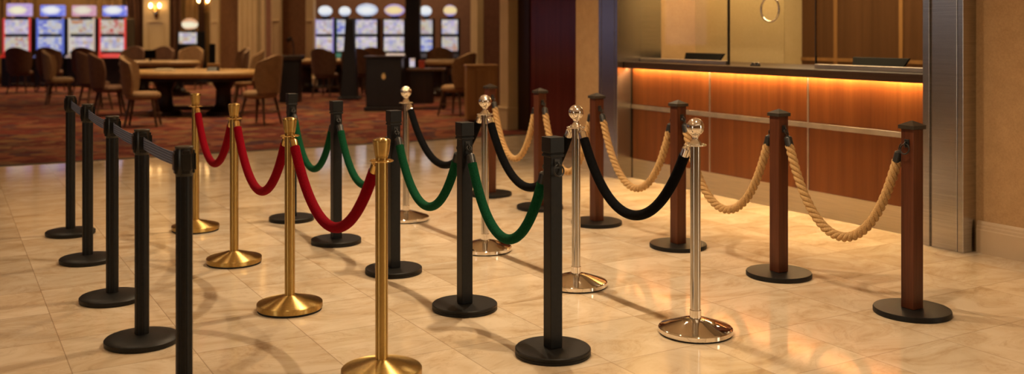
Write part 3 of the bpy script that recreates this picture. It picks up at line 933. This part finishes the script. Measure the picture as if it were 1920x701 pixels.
def rope(name, label, group, a, b, zlow, r, mat, ferr, hookmat, fr, fl, twisted=False):
    t = thing(name, label, 'rope', ((a.x + b.x) / 2, (a.y + b.y) / 2, zlow), 0, group)
    org = Vector(t.location)
    pts, s = catenary(a, b, zlow)
    Ltot = s[-1]
    T0 = 0.0125                              # ferrule neck begins past the hook link
    for end in (0, 1):
        def S(d): return sample(pts, s, d if end == 0 else Ltot - d) - org
        tang = (S(0.02) - S(0.0)).normalized()
        lc = (a if end == 0 else b) - org + tang * 0.0035
        MB().torus(lc, (1, 0, 0), 0.0105, 0.0026, 20, 8).build('hook', hookmat, t)
        prof = [(T0, fr * 0.28), (T0 + 0.004, fr * 0.45), (T0 + 0.007, fr * 0.6), (T0 + 0.011, fr * 0.9), (T0 + 0.016, fr), (T0 + fl - 0.004, fr), (T0 + fl, fr * 1.06), (T0 + fl + 0.003, fr * 0.98)]
        MB().tube([S(d) for d, _ in prof], [q for _, q in prof], 24, side=(1, 0, 0)).build('ferrule', ferr, t, smooth=35)
    d0 = T0 + fl - 0.002
    if not twisted:
        n = 90
        path = [sample(pts, s, d0 + (Ltot - 2 * d0) * k / n) - org for k in range(n + 1)]
        MB().tube(path, r, 20, side=(1, 0, 0)).build('rope_cord', mat, t, smooth=60)
    else:
        n = 260
        mb = MB()
        pitch = 0.112
        span = Ltot - 2 * d0
        ctr = [sample(pts, s, d0 + span * k / n) - org for k in range(n + 1)]
        for st in range(3):
            path = []
            for k in range(n + 1):
                tg = (ctr[min(k + 1, n)] - ctr[max(k - 1, 0)]).normalized()
                u = Vector((1, 0, 0)); w = tg.cross(u).normalized()
                ph = -2 * PI * span * k / n / pitch + st * 2 * PI / 3
                path.append(ctr[k] + (u * math.cos(ph) + w * math.sin(ph)) * r * 0.54)
            mb.tube(path, r * 0.5, 10, side=(1, 0, 0))
        mb.build('rope_cord', mat, t, smooth=80)
    return t

def chain(kind, name, labels, group, zl, r, mat, ferr, hook, fr, fl, tw=False):
    for i in range(len(POLE[kind]) - 1):
        rope(name, labels[i], group, LOW[(kind, i, -1)], LOW[(kind, i + 1, 1)], zl[i], r, mat, ferr, hook, fr, fl, tw)

chain('gold', 'velvet_rope', ['farthest red velvet rope, between the two back brass stanchions', 'middle red velvet rope of the three, between brass stanchions',
      'nearest red velvet rope, hooked to the front brass stanchion'], 'red velvet ropes', [0.56, 0.54, 0.535], 0.025, M['red'], M['gold_polish'], M['gold_polish'], 0.0215, 0.055)
chain('green', 'velvet_rope', ['farthest green velvet rope, between the two back black square posts', 'second green velvet rope from the back, partly behind brass finial',
      'second nearest green velvet rope, with full curve in view', 'nearest green velvet rope, hanging lowest over a chrome base'], 'green velvet ropes',
      [0.455, 0.465, 0.47, 0.445], 0.0245, M['green'], M['iron'], M['iron'], 0.0225, 0.06)
chain('silver', 'velvet_rope', ['farthest black velvet rope, hanging from the back chrome stanchion', 'middle black velvet rope of the three, partly behind green rope',
      'nearest black velvet rope, full curve between two front chrome stanchions'], 'black velvet ropes', [0.5, 0.495, 0.49], 0.0265, M['blackvelvet'], M['chrome'], M['chrome'], 0.0225, 0.055)
chain('wood', 'manila_rope', ['farthest twisted manila rope, before the cream pilaster', 'second twisted manila rope from the back, mostly hidden',
      'middle twisted manila rope, before the left counter panels', 'second nearest twisted manila rope, behind the nearest chrome stanchion',
      'nearest twisted manila rope, tied to the nearest wooden post'], 'twisted manila ropes', [0.37, 0.35, 0.335, 0.325, 0.315], 0.0262, M['hemp'], M['iron'], M['iron'], 0.024, 0.062, True)

# ================================================================= casino beyond the carpet edge
def cpt(x, d, z=0.008):
    return at(x, d, z)

def px2m(d): return d / FPX

# far wall made of separate stretches, all facing the lobby
def stretch(name, x0, x1, d, mat, label, cat='wall', z0=0.0, z1=5.6, th=0.15, bev=0.0):
    w = (x1 - x0) * d / FPX
    o = MB().box(0, w, 0, th, z0, z1).build(name, mat, smooth=0, bevel=bev)
    camrot(o, at(x0, d))
    return tag(o, label, cat, kind='structure')

D0 = 28.4
stretch('wall_back', -600, 395, D0, M['goldwall'], 'gold-brown casino wall behind the slot machines on the left')
stretch('wall_back_right', 585, 897, 30.0, M['mauve'], 'mauve casino wall behind the slot machines on the right')
stretch('wall_panel', 409, 447, 27.6, M['brownwall'], 'narrow brown fabric wall panel left of the fluted cream pilaster')
stretch('wall_panel_wide', 524, 575, 25.6, M['brownwall'], 'brown fabric wall panel behind the black lectern')
stretch('wall_recess', 492, 510, 27.0, M['plum'], 'narrow plum wall strip between cream pilasters')
# brown wall beyond the cream pilaster
yb = 16.6
xl = ony(899, yb)
struct('wall_brown', MB().box(xl + 0.02, 10.5, yb, yb + 0.2, 0, 5.6), M['plum'], 'plum-brown wall between cream trims beyond the wooden posts', 'wall', smooth=0)
struct('trim_6', MB().box(xl - 0.07, xl + 0.075, yb - 0.03, yb + 0.24, 0, 5.6), M['cream'], 'cream edge trim of the plum-brown wall', 'trim', smooth=0, bevel=0.01)

def pilaster(name, x0, x1, d, label, flutes=0):
    w = (x1 - x0) * d / FPX
    t = thing(name, label, 'pilaster', at(x0, d), -YAW, kind='structure')
    MB().box(0, w, 0, 0.3, 0, 5.6).build('pilaster_shaft', M['cream'], t, smooth=0, bevel=0.02)
    MB().box(-0.04, w + 0.04, -0.05, 0.3, 0, 0.32).build('plinth', M['cream'], t, smooth=0, bevel=0.02)
    if flutes:
        for k in range(flutes):
            c = w * (k + 0.5) / flutes
            q = w / flutes * 0.32
            MB().box(c - q, c + q, -0.035, -0.002, 0.4, 5.5).build('flute', M['cream'], t, smooth=0, bevel=0.015)
    else:
        for (a, b, z0, z1) in ((0.16 * w, 0.22 * w, 0.5, 1.75), (0.78 * w, 0.84 * w, 0.5, 1.75), (0.16 * w, 0.84 * w, 1.75, 1.79), (0.16 * w, 0.84 * w, 0.46, 0.5)):
            MB().box(a, b, -0.02, -0.001, z0, z1).build('panel_moulding', M['cream'], t, smooth=0, bevel=0.008)
    return t
pilaster('trim_7', 268, 317, 28.0, 'cream panelled pilaster carrying the double wall lamp')
pilaster('trim_8', 394, 410, 27.4, 'slim cream pilaster left of the narrow brown panel')
pilaster('trim_9', 446, 484, 27.2, 'wide fluted cream pilaster near the middle of the casino', 4)
pilaster('trim_10', 508, 526, 25.4, 'cream pilaster at the left edge of the wide brown panel')
pilaster('trim_11', 573, 588, 25.4, 'cream pilaster at the right edge of the wide brown panel')
stretch('trim_12', 489, 496, 26.4, M['cream'], 'thin cream trim right of the fluted pilaster', 'trim')
stretch('trim_13', 760, 787, 24.0, M['dark_wood'], 'dark square column standing among the right slot machines', 'column', th=0.35)

# double wall lamps
def sconce(x, d, z, label):
    t = thing('wall_sconce', label, 'wall lamp', at(x, d, z), -YAW, 'lit wall lamps')
    MB().lathe([(0.001, -0.34), (0.05, -0.3), (0.075, -0.15), (0.05, 0.02), (0.001, 0.06)], 20, sy=0.3).build('backplate', M['gold_polish'], t)
    for s in (-1, 1):
        MB().tube([(0, -0.02, -0.1), (s * 0.05, -0.08, -0.13), (s * 0.11, -0.1, -0.09), (s * 0.125, -0.1, -0.03)], 0.012, 8).build('arm', M['gold_polish'], t)
        tag(MB().lathe([(0.015, -0.03), (0.036, 0.0), (0.044, 0.035), (0.036, 0.075), (0.014, 0.1), (0.004, 0.105)], 20, c=(s * 0.125, -0.1, 0)).build('bulb_shade', M['bulb'], t), 'glowing warm shade')
    return t
sconce(293, 27.95, hz(13, 27.95), 'lit double wall lamp on the cream panelled pilaster')
sconce(383, 28.3, hz(3, 28.3), 'lit double wall lamp beside the slim cream pilaster')

# curtains with real pleats
def curtain(name, x0, x1, d, z0, z1, mat, label, pleat=0.16, amp=0.05, edge=None):
    """edge(v) -> (left fraction, right fraction) gathers the cloth at height fraction v"""
    w = (x1 - x0) * d / FPX
    nu, nv = max(24, int(w / pleat * 10)), 18
    vs, fs = [], []
    for j in range(nv + 1):
        v = j / nv
        l, r = edge(v) if edge else (0, 1)
        for i in range(nu + 1):
            u = i / nu
            vs.append((w * (l + (r - l) * u), -amp * math.cos(2 * PI * w * u / pleat) - 0.02 * math.cos(9 * u + 2), z0 + (z1 - z0) * v))
    for j in range(nv):
        for i in range(nu):
            a = j * (nu + 1) + i
            fs.append((a, a + 1, a + nu + 2, a + nu + 1))
    o = MB().add(vs, fs).build(name, mat, smooth=80)
    so = o.modifiers.new('Thickness', 'SOLIDIFY'); so.thickness = 0.01
    camrot(o, at(x0, d))
    return tag(o, label, 'curtain', 'casino curtains')
curtain('curtain', 224, 268, 28.1, 0.02, 5.3, M['curtain'], 'dark brown gathered curtain left of the lamp pilaster', edge=lambda v: (0.62 * (1 - min(1, max(0, (v - 0.25) / 0.45))) ** 1.0 * 0.9, 1))
curtain('curtain', 318, 340, 28.1, 0.02, 5.3, M['curtain'], 'dark brown curtain left of the orange-topped slot machine')
curtain('curtain', 366, 394, 28.25, 0.02, 5.3, M['curtain'], 'dark brown curtain right of the orange-topped slot machine', edge=lambda v: (0.25 * math.sin(PI * min(1, v * 1.6)), 0.62))
curtain('curtain', 336, 372, 28.34, 0.02, 5.3, M['sheer'], 'tan curtain directly behind the orange-topped slot machine', pleat=0.2)
curtain('curtain', 170, 232, 28.3, 0.02, 5.3, M['sheer'], 'tan curtain behind the rightmost red slot machine', pleat=0.22)
curtain('curtain', -20, 66, 28.3, 0.02, 5.3, M['sheer'], 'tan curtain behind the leftmost red slot machine', pleat=0.22)

# slot machines
def slot(x, d, w, ztop, label, trim, glow, scr_u, scr_l, top, topmat, turn=0.0, group='slot machines on the left'):
    """w: width in metres; top: 'box' or 'oval' topper"""
    t = thing('slot_machine', label, 'slot machine', cpt(x, d), -YAW + turn, group)
    h = w / 2
    MB().box(-h * 1.05, h * 1.05, 0, 0.7, 0, 0.78).build('stand', M['slot_dark'], t, smooth=0, bevel=0.01)
    MB().box(-h, h, 0.1, 0.68, 0.781, 1.84).build('cabinet', M['slot_dark'], t, smooth=0, bevel=0.015)
    MB().hexa((-h, h, -0.18, 0.12), (-h, h, 0.02, 0.12), 0.782, 0.9).build('button_deck', trim, t, smooth=0, bevel=0.01)
    for s in (-1, 1):
        a, b = sorted((s * h, s * h * 0.88))
        MB().box(a, b, 0.03, 0.1, 0.9, 1.84).build('side_light', glow, t, smooth=0, bevel=0.008)
    MB().box(-h * 0.85, h * 0.85, 0.055, 0.098, 1.42, 1.8).build('upper_screen', scr_u, t, smooth=0, bevel=0.004)
    MB().box(-h * 0.85, h * 0.85, 0.045, 0.098, 0.96, 1.34).build('lower_screen', scr_l, t, smooth=0, bevel=0.004)
    zt = 1.9
    if top == 'box':
        MB().box(-h * 0.84, h * 0.84, 0.12, 0.34, zt, ztop).build('topper', topmat, t, smooth=0, bevel=0.03)
    else:
        zc, rz = (zt + ztop) / 2, (ztop - zt) / 2
        n = 36
        mb = MB()
        rx = h * (0.86 if w > 0.5 else 0.7)
        pts = [(rx * math.cos(2 * PI * k / n), rz * math.sin(2 * PI * k / n)) for k in range(n)]
        vs = [(p, 0.12, zc + q) for p, q in pts] + [(p, 0.32, zc + q) for p, q in pts]
        mb.add(vs, [tuple(range(n - 1, -1, -1)), tuple(range(n, 2 * n))] + [(i, (i + 1) % n, n + (i + 1) % n, n + i) for i in range(n)])
        mb.build('topper', topmat, t, smooth=40, bevel=0.02)
    MB().box(-h * 0.3, h * 0.3, 0.2, 0.5, 1.84, zt + 0.02).build('topper_neck', M['slot_dark'], t, smooth=0)
    return t
DS = 26.5
slot(29, DS, 0.74, 2.24, 'leftmost red-framed slot machine with box topper', M['slot_red'], M['glow_red'], M['scr_white'], M['scr_warm'], 'box', M['top_violet'])
slot(92, DS, 0.73, 2.20, 'blue-framed slot machine on the left with blue box topper', M['slot_blue'], M['glow_blue'], M['scr_blue'], M['scr_blue'], 'box', M['top_blue'])
slot(151, DS, 0.71, 2.19, 'silver-framed slot machine between the blue and red ones', M['slot_silver'], M['glow_white'], M['scr_warm'], M['scr_white'], 'box', M['top_pink'])
slot(209, DS, 0.72, 2.18, 'red-framed slot machine with blue box topper, beside brown curtain', M['slot_red'], M['glow_red'], M['scr_red'], M['scr_white'], 'box', M['top_blue'])
slot(351, 27.2, 0.5, 2.28, 'dark slot machine with orange round topper between curtains', M['slot_dark'], M['slot_dark'], M['scr_white'], M['slot_dark'], 'oval', M['top_amber'], group='slot machines in the middle').scale = (1.15, 1, 0.81)
g2 = 'slot machines on the right'
slot(607, DS, 0.5, 2.18, 'slim violet-lit slot machine beside the wide brown panel', M['slot_blue'], M['glow_violet'], M['scr_white'], M['scr_white'], 'oval', M['top_white'], group=g2)
slot(644, DS, 0.42, 2.16, 'teal slot machine half hidden behind the dark tapered tower', M['slot_teal'], M['slot_teal'], M['scr_blue'], M['scr_white'], 'oval', M['top_white'], group=g2)
slot(686, DS, 0.66, 2.24, 'wide pale-screened slot machine right of the dark tapered tower', M['slot_silver'], M['slot_dark'], M['scr_white'], M['scr_white'], 'oval', M['top_white'], group=g2)
slot(738, DS, 0.62, 2.22, 'pale-screened slot machine left of the dark square column', M['slot_silver'], M['slot_dark'], M['scr_white'], M['scr_white'], 'oval', M['top_gold'], group=g2)
slot(797, DS, 0.44, 2.18, 'slot machine partly behind the right side of the dark column', M['slot_dark'], M['slot_dark'], M['scr_warm'], M['scr_blue'], 'oval', M['top_white'], group=g2)
slot(843, DS, 0.5, 2.2, 'dark slot machine with small screens and oval topper', M['slot_dark'], M['slot_dark'], M['scr_white'], M['scr_warm'], 'oval', M['top_gold'], group=g2)
slot(889, 24.5, 0.5, 2.0, 'slot machine turned side-on beside the cream edge trim', M['slot_dark'], M['glow_violet'], M['scr_blue'], M['scr_blue'], 'oval', M['top_white'], turn=R(-62), group=g2)

# chairs
def chair(label, mat, legmat, group):
    t = thing('casino_chair', label, 'chair', group=group)
    MB().lathe([(0.2, 0.415), (0.255, 0.43), (0.275, 0.465), (0.262, 0.51), (0.215, 0.535), (0.05, 0.542)], 32, sx=1.02, sy=0.98).build('seat', mat, t, smooth=50)
    # curved, padded back: shell bent round the rear of the seat
    nu, nv = 16, 8
    vs, fs = [], []
    for layer, rr in ((0, 0.28), (1, 0.345)):
        for j in range(nv + 1):
            v = j / nv
            z = 0.5 + 0.55 * v
            half = R(48 + 16 * math.sin(PI * (0.15 + 0.75 * v)) - (22 if v > 0.93 else 0))
            rad = rr + 0.05 * v
            for i in range(nu + 1):
                a = -PI / 2 - half + 2 * half * i / nu
                zz = z + (0.05 * (1 - ((i - nu / 2) / (nu / 2)) ** 2) if j == nv else 0)
                vs.append((rad * math.cos(a), rad * math.sin(a) + 0.05, zz))
    W = nu + 1
    K = W * (nv + 1)
    for j in range(nv):
        for i in range(nu):
            a = j * W + i
            fs += [(a, a + 1, a + W + 1, a + W), (K + a, K + a + W, K + a + W + 1, K + a + 1)]
    for i in range(nu):
        fs += [(i, K + i, K + i + 1, i + 1)]
        a = nv * W + i
        fs += [(a, a + 1, K + a + 1, K + a)]
    for j in range(nv):
        a, b = j * W, (j + 1) * W
        fs += [(a, b, K + b, K + a)]
        a, b = a + nu, b + nu
        fs += [(a, K + a, K + b, b)]
    MB().add(vs, fs).build('backrest', mat, t, smooth=60, bevel=0.015)
    for sx in (-1, 1):
        for sy in (-1, 1):
            MB().tube([(sx * 0.16, sy * 0.16, 0.44), (sx * 0.235, sy * 0.235, 0.0)], [0.026, 0.017], 10).build('leg', legmat, t)
    MB().torus((0, 0, 0.2), (0, 0, 1), 0.272, 0.009, 32, 8).build('foot_ring', legmat, t)
    return t
gc = 'upholstered chairs around the casino tables'
ca = chair('tan upholstered chair nearest the lobby, left of the big table', M['upholstery'], M['chair_wood'], gc)
def face(phi): return -YAW - R(phi)
ca.location = cpt(268, 15.3); ca.rotation_euler = (0, 0, face(78))
dup(ca, cpt(488, 15.6), face(-70), 'tan upholstered chair right of the big table')
cb = chair('brown chair second from the left of the big table, back to the lobby', M['upholstery_dark'], M['chair_wood'], gc)
cb.location = cpt(205, 17.2); cb.rotation_euler = (0, 0, face(60))
dup(cb, cpt(178, 18.6), face(45), 'brown chair between the slot machines and the nearest tan chair')
dup(ca, cpt(112, 20.2), face(72), 'tan chair on the left, in front of the blue slot machine')
dup(cb, cpt(40, 24.0), face(0), 'brown chair in front of the leftmost red slot machine')
dup(cb, cpt(96, 24.4), face(0), 'brown chair pushed up to the blue slot machine')
dup(cb, cpt(163, 24.2), face(0), 'brown chair pushed up to the silver slot machine')
dup(ca, cpt(462, 19.4), face(-100), 'tan chair behind the right end of the big table')
dup(cb, cpt(246, 25.2), face(180), 'brown chair leftmost behind the smaller table')
dup(cb, cpt(300, 25.4), face(180), 'brown chair second from the left behind the smaller table')
dup(ca, cpt(355, 25.3), face(180), 'tan chair behind the smaller table, below the orange-topped machine')
dup(ca, cpt(440, 23.0), face(-120), 'tan chair far behind the right half of the big table')
dup(cb, cpt(612, 22.6), face(20), 'brown chair under the front edge of the middle table')
dup(cb, cpt(664, 22.9), face(-20), 'brown chair at the right end of the middle table')
dup(ca, cpt(856, 17.3), face(-60), 'tan chair tucked beside the tan wood cabinet')
dup(ca, cpt(700, 24.5), face(0), 'tan chair in front of the wide pale-screened slot machine')
dup(ca, cpt(826, 24.3), face(0), 'tan chair in front of the dark oval-topped slot machine')

# gaming tables
def oval(a, b, n=56, ex=2.6):
    pts = []
    for k in range(n):
        t = 2 * PI * k / n
        c, s = math.cos(t), math.sin(t)
        pts.append((a * math.copysign(abs(c) ** (2 / ex), c), b * math.copysign(abs(s) ** (2 / ex), s)))
    return pts

def game_table(label, p, a, b, rz, h=0.76):
    t = thing('gaming_table', label, 'table', p, rz, 'gaming tables')
    MB().prism(oval(a * 0.9, b * 0.86), h - 0.055, h - 0.012).build('playing_felt', M['felt'], t, bevel=0.004)
    o = oval(a, b)
    MB().tube([(x, y, h - 0.03) for x, y in o], 0.062, 12, closed=True, side=(0, 0, 1)).build('padded_rail', M['rail'], t, smooth=60)
    MB().prism(oval(a * 0.93, b * 0.9), h - 0.16, h - 0.0555).build('apron', M['dark_wood'], t)
    for s in (-1, 1):
        MB().lathe([(0.3, 0), (0.3, 0.06), (0.2, 0.1), (0.14, 0.2), (0.13, 0.45), (0.2, 0.57), (0.26, 0.6)], 28, c=(s * a * 0.48, 0, 0), sy=0.9).build('pedestal', M['dark_wood'], t)
    MB().box(-a * 0.48, a * 0.48, -0.05, 0.05, 0.08, 0.16).build('foot_rail', M['dark_wood'], t, smooth=0, bevel=0.01)
    return t
big = cpt(364, 17.4)
game_table('large oval gaming table with tan padded rail on the left', big, 1.08, 0.62, -YAW)
game_table('smaller gaming table behind the large oval one', cpt(300, 23.0), 0.85, 0.5, -YAW)
game_table('gaming table with tan rail right of the black lectern', cpt(604, 24.2), 0.80, 0.45, -YAW, 0.78)
game_table('gaming table with tan rail behind the dark desk', cpt(846, 22.6), 0.55, 0.45, -YAW, 0.80)

tb = thing('chip_tray', 'ivory tray on the large oval gaming table', 'tray', at(309, 17.3, 0.7562), -YAW)
MB().box(-0.165, 0.165, -0.1, 0.1, 0, 0.055).build('tray_body', M['white'], tb, smooth=0, bevel=0.012)
MB().box(-0.13, 0.13, -0.07, 0.07, 0.0552, 0.075).build('tray_lid', M['white'], tb, smooth=0, bevel=0.008)
sh = thing('card_shoe', 'small black card dealing box on the large oval table', 'card box', at(399, 17.3, 0.7562), -YAW)
MB().hexa((-0.09, 0.09, -0.12, 0.12), (-0.08, 0.08, -0.02, 0.12), 0, 0.1).build('shoe_body', M['black_gloss'], sh, smooth=0, bevel=0.006)
MB().box(-0.1, 0.1, -0.02, 0.125, 0.1002, 0.16).build('shoe_cover', M['tan_wood'], sh, smooth=0, bevel=0.01)

def small_screen(x, d, z, label, w=0.26, h=0.2):
    t = thing('table_display', label, 'display', at(x, d, z), -YAW, 'small black displays on the tables')
    MB().box(-w * 0.35, w * 0.35, -0.07, 0.07, 0, 0.012).build('foot', M['black_gloss'], t, smooth=0, bevel=0.003)
    MB().box(-0.02, 0.02, -0.012, 0.012, 0.0122, 0.1).build('stem', M['black_gloss'], t, smooth=0)
    MB().box(-w / 2, w / 2, -0.02, 0.012, 0.1002, 0.1 + h).build('panel', M['monitor'], t, smooth=0, bevel=0.006)
small_screen(398, 17.85, 0.7562, 'slim upright black display on the large oval table', 0.11, 0.4)
small_screen(282, 23.0, 0.7562, 'small black display on the smaller table, before the lamp pilaster')

# black lectern with gooseneck lamp
lc = thing('black_lectern', 'black lectern with a bent lamp before the wide brown panel', 'lectern', cpt(545, 20.6), -YAW)
MB().box(-0.2, 0.2, -0.18, 0.18, 0, 0.88).build('cabinet_body', M['slot_dark'], lc, smooth=0, bevel=0.01)
MB().hexa((-0.25, 0.25, -0.23, 0.2), (-0.25, 0.25, -0.21, 0.2), 0.8802, 0.98).build('desk_top', M['dark_wood'], lc, smooth=0, bevel=0.01)
MB().tube([(0.04, 0.1, 0.98), (0.04, 0.1, 1.15), (0.02, 0.08, 1.27), (-0.02, 0.0, 1.33)], 0.014, 10).build('gooseneck', M['black_gloss'], lc)
MB().tube([(0.0, 0.03, 1.33), (-0.05, -0.04, 1.29)], [0.035, 0.05], 14).build('lamp_head', M['black_gloss'], lc)

# dark tapered tower
tw = thing('tapered_tower', 'dark tapered sign tower in front of the teal slot machine', 'sign tower', cpt(656, 21.5), -YAW)
MB().hexa((-0.18, 0.18, -0.16, 0.16), (-0.085, 0.085, -0.08, 0.08), 0.06, 1.7).build('tower_body', M['slot_dark'], tw, smooth=0, bevel=0.01)
MB().box(-0.23, 0.23, -0.2, 0.2, 0, 0.0598).build('tower_foot', M['slot_dark'], tw, smooth=0, bevel=0.01)
MB().hexa((-0.085, 0.085, -0.08, 0.08), (-0.1, 0.1, -0.095, 0.095), 1.7002, 1.74).build('tower_cap', M['slot_dark'], tw, smooth=0, bevel=0.006)

# black podium with brass emblem
pd = thing('black_podium', 'big black podium with a small brass emblem', 'podium', cpt(722, 18.4), -YAW)
MB().box(-0.33, 0.33, -0.2, 0.2, 0.08, 0.98).build('podium_body', M['slot_dark'], pd, smooth=0, bevel=0.015)
MB().box(-0.36, 0.36, -0.23, 0.23, 0, 0.0798).build('podium_plinth', M['slot_dark'], pd, smooth=0, bevel=0.01)
MB().box(-0.37, 0.37, -0.24, 0.22, 0.9802, 1.02).build('podium_top', M['dark_wood'], pd, smooth=0, bevel=0.008)
eb = MB()
n = 24
pts = [(0.045 * math.cos(2 * PI * k / n), 0.06 * math.sin(2 * PI * k / n)) for k in range(n)]
eb.add([(p, -0.2005, 0.64 + q) for p, q in pts] + [(p * 0.85, -0.214, 0.64 + q * 0.85) for p, q in pts],
       [tuple(range(n - 1, -1, -1)), tuple(range(n, 2 * n))] + [(i, (i + 1) % n, n + (i + 1) % n, n + i) for i in range(n)])
tag(eb.build('emblem', M['emblem'], pd), 'oval brass emblem')

# dark desk with items
dk = thing('dark_desk', 'dark desk with brown top between podium and tan wood cabinet', 'desk', cpt(803, 18.9), -YAW)
MB().box(-0.4, 0.34, -0.25, 0.25, 0.72, 0.77).build('desk_top', M['chair_wood'], dk, smooth=0, bevel=0.01)
MB().box(-0.36, 0.1, -0.2, 0.2, 0.1, 0.7198).build('drawer_case', M['dark_wood'], dk, smooth=0, bevel=0.01)
for x in (-0.34, 0.3):
    for y in (-0.2, 0.2):
        MB().box(x - 0.03, x + 0.03, y - 0.03, y + 0.03, 0, 0.7198 if x > 0 else 0.0998).build('leg', M['dark_wood'], dk, smooth=0, bevel=0.005)
rb = thing('red_box', 'small red box standing on the dark desk', 'box', at(791, 18.9, 0.7785), -YAW)
MB().box(-0.055, 0.055, -0.06, 0.06, 0, 0.12).build('box_body', M['redbox'], rb, smooth=0, bevel=0.006)
MB().box(-0.06, 0.06, -0.065, 0.065, 0.1202, 0.145).build('box_lid', M['redbox'], rb, smooth=0, bevel=0.006)
ds = thing('lit_display', 'small pale lit display standing on the dark desk', 'display', at(773, 18.85, 0.7785), -YAW)
MB().box(-0.05, 0.05, -0.04, 0.04, 0, 0.012).build('foot', M['black_gloss'], ds, smooth=0, bevel=0.003)
MB().box(-0.06, 0.06, -0.012, 0.012, 0.0122, 0.2).build('panel', M['black_gloss'], ds, smooth=0, bevel=0.004)
tag(MB().box(-0.05, 0.05, -0.016, -0.0122, 0.025, 0.19).build('screen', M['scr_white'], ds, smooth=0), 'pale lit screen')

# tan wood cabinet by the wooden posts
cb2 = thing('wood_cabinet', 'tan wood cabinet standing before the plum-brown wall', 'cabinet', cpt(902, 15.9), -YAW + R(8))
MB().box(-0.25, 0.25, -0.2, 0.2, 0.06, 0.9).build('cabinet_body', M['tan_wood'], cb2, smooth=0, bevel=0.01)
MB().box(-0.23, 0.23, -0.18, 0.18, 0, 0.0598).build('plinth', M['dark_wood'], cb2, smooth=0)
MB().box(-0.265, 0.265, -0.215, 0.21, 0.9002, 0.935).build('cabinet_top', M['tan_wood'], cb2, smooth=0, bevel=0.008)
MB().box(-0.2, 0.2, -0.209, -0.2002, 0.12, 0.85).build('cabinet_door', M['tan_wood'], cb2, smooth=0, bevel=0.004)

# ================================================================= lights
def area(name, loc, size, power, col, rot=(0, 0, 0), shape='DISK', sy=None, spread=None):
    l = bpy.data.lights.new(name, 'AREA')
    l.shape = shape
    l.size = size
    if sy: l.size_y = sy
    l.energy = power
    l.color = col
    if spread: l.spread = spread
    o = bpy.data.objects.new(name, l)
    C.objects.link(o)
    o.location = loc
    o.rotation_euler = rot
    return o
WARM = (1.0, 0.74, 0.46)
for x, y, p in ((3.0, 3.0, 30), (3.0, 5.2, 40), (3.0, 7.4, 36), (3.2, 9.8, 20), (4.9, 7.0, 18), (0.6, 3.2, 8), (0.4, 6.2, 9), (0.4, 9.4, 11), (-2.4, 4.8, 7)):
    area('ceiling_downlight', (x, y, 3.28), 0.07, p * 1.02, WARM, spread=R(140))
area('lobby_cove_light', (2.0, 0.0, 3.25), 4.0, 9, (1.0, 0.78, 0.52), shape='RECTANGLE', sy=1.2)
area('office_light', (8.0, 7.2, 2.85), 0.6, 42, (1.0, 0.75, 0.42), shape='RECTANGLE', sy=1.5)
area('office_light', (6.6, 7.1, 2.85), 0.35, 80, (1.0, 0.71, 0.35), shape='RECTANGLE', sy=2.5)
for x, d, p in ((120, 25.0, 150), (360, 24.0, 150), (700, 25.0, 120), (360, 17.0, 120), (80, 16.0, 90), (620, 17.0, 110), (860, 19.0, 90), (460, 14.0, 60)):
    area('casino_ceiling_light', tuple(at(x, d, 5.5)), 1.6, p * 0.48, (1.0, 0.66, 0.34), spread=R(115))
for x, d, p in ((40, 27.2, 40), (200, 27.4, 40), (330, 27.4, 35), (470, 26.2, 35), (660, 29.0, 50), (820, 29.0, 50), (915, 16.6, 24)):
    area('added_wall_wash', tuple(at(x, d, 5.4)), 0.9, p, (1.0, 0.66, 0.3), spread=R(120))  # unseen lamps added to brighten the casino walls
# added unseen lamps at far left, reflected in steel columns and dark door
area('lavender_reflection_fill', (-7.0, 30, 1.9), 16, 22, (0.7, 0.6, 1.0), rot=(0, -PI / 2, 0), shape='RECTANGLE', sy=1.6).rotation_euler = (PI / 2, 0, -PI / 2)
area('column_reflection_fill', (-7.0, 13.5, 2.65), 1.7, 8, (0.97, 0.92, 0.95), shape='RECTANGLE', sy=1.5).rotation_euler = (PI / 2, 0, -PI / 2)
# added unseen lamps at the lobby walls, giving the poles upright highlights
area('pole_highlight_fill', (5.9, -0.6, 1.35), 1.2, 34, (1.0, 0.85, 0.62), shape='RECTANGLE', sy=2.3).rotation_euler = (PI / 2, 0, PI / 2)
area('pole_highlight_fill', (-6.9, 1.5, 1.35), 1.6, 30, (1.0, 0.86, 0.66), shape='RECTANGLE', sy=2.3).rotation_euler = (PI / 2, 0, -PI / 2)
w = bpy.data.worlds.new('world')
bpy.context.scene.world = w
w.use_nodes = True
w.node_tree.nodes['Background'].inputs['Color'].default_value = (1.0, 0.75, 0.5, 1)
w.node_tree.nodes['Background'].inputs['Strength'].default_value = 0.02

# ================================================================= camera
cam = bpy.data.cameras.new('camera')
co = bpy.data.objects.new('camera', cam)
C.objects.link(co)
co.location = (0, 0, HC)
co.rotation_euler = (PI / 2, 0, -YAW)
cam.sensor_fit = 'HORIZONTAL'
cam.sensor_width = 36
cam.lens = 36 * FPX / 1920
cam.shift_y = -(350.5 - HY) / 1920
cam.clip_end = 120
cam.dof.use_dof = True
cam.dof.focus_distance = 5.1
cam.dof.aperture_fstop = (cam.lens / 1000) / 0.022
sc = bpy.context.scene
sc.camera = co
sc.view_settings.view_transform = 'Standard'
sc.view_settings.look = 'None'
sc.view_settings.exposure = 0.16
sc.view_settings.gamma = 1.0
sc.view_settings.use_curve_mapping = False
sc.cycles.use_denoising = True
sc.cycles.max_bounces = 8
sc.cycles.sample_clamp_indirect = 6
sc.cycles.caustics_reflective = False
sc.cycles.caustics_refractive = False
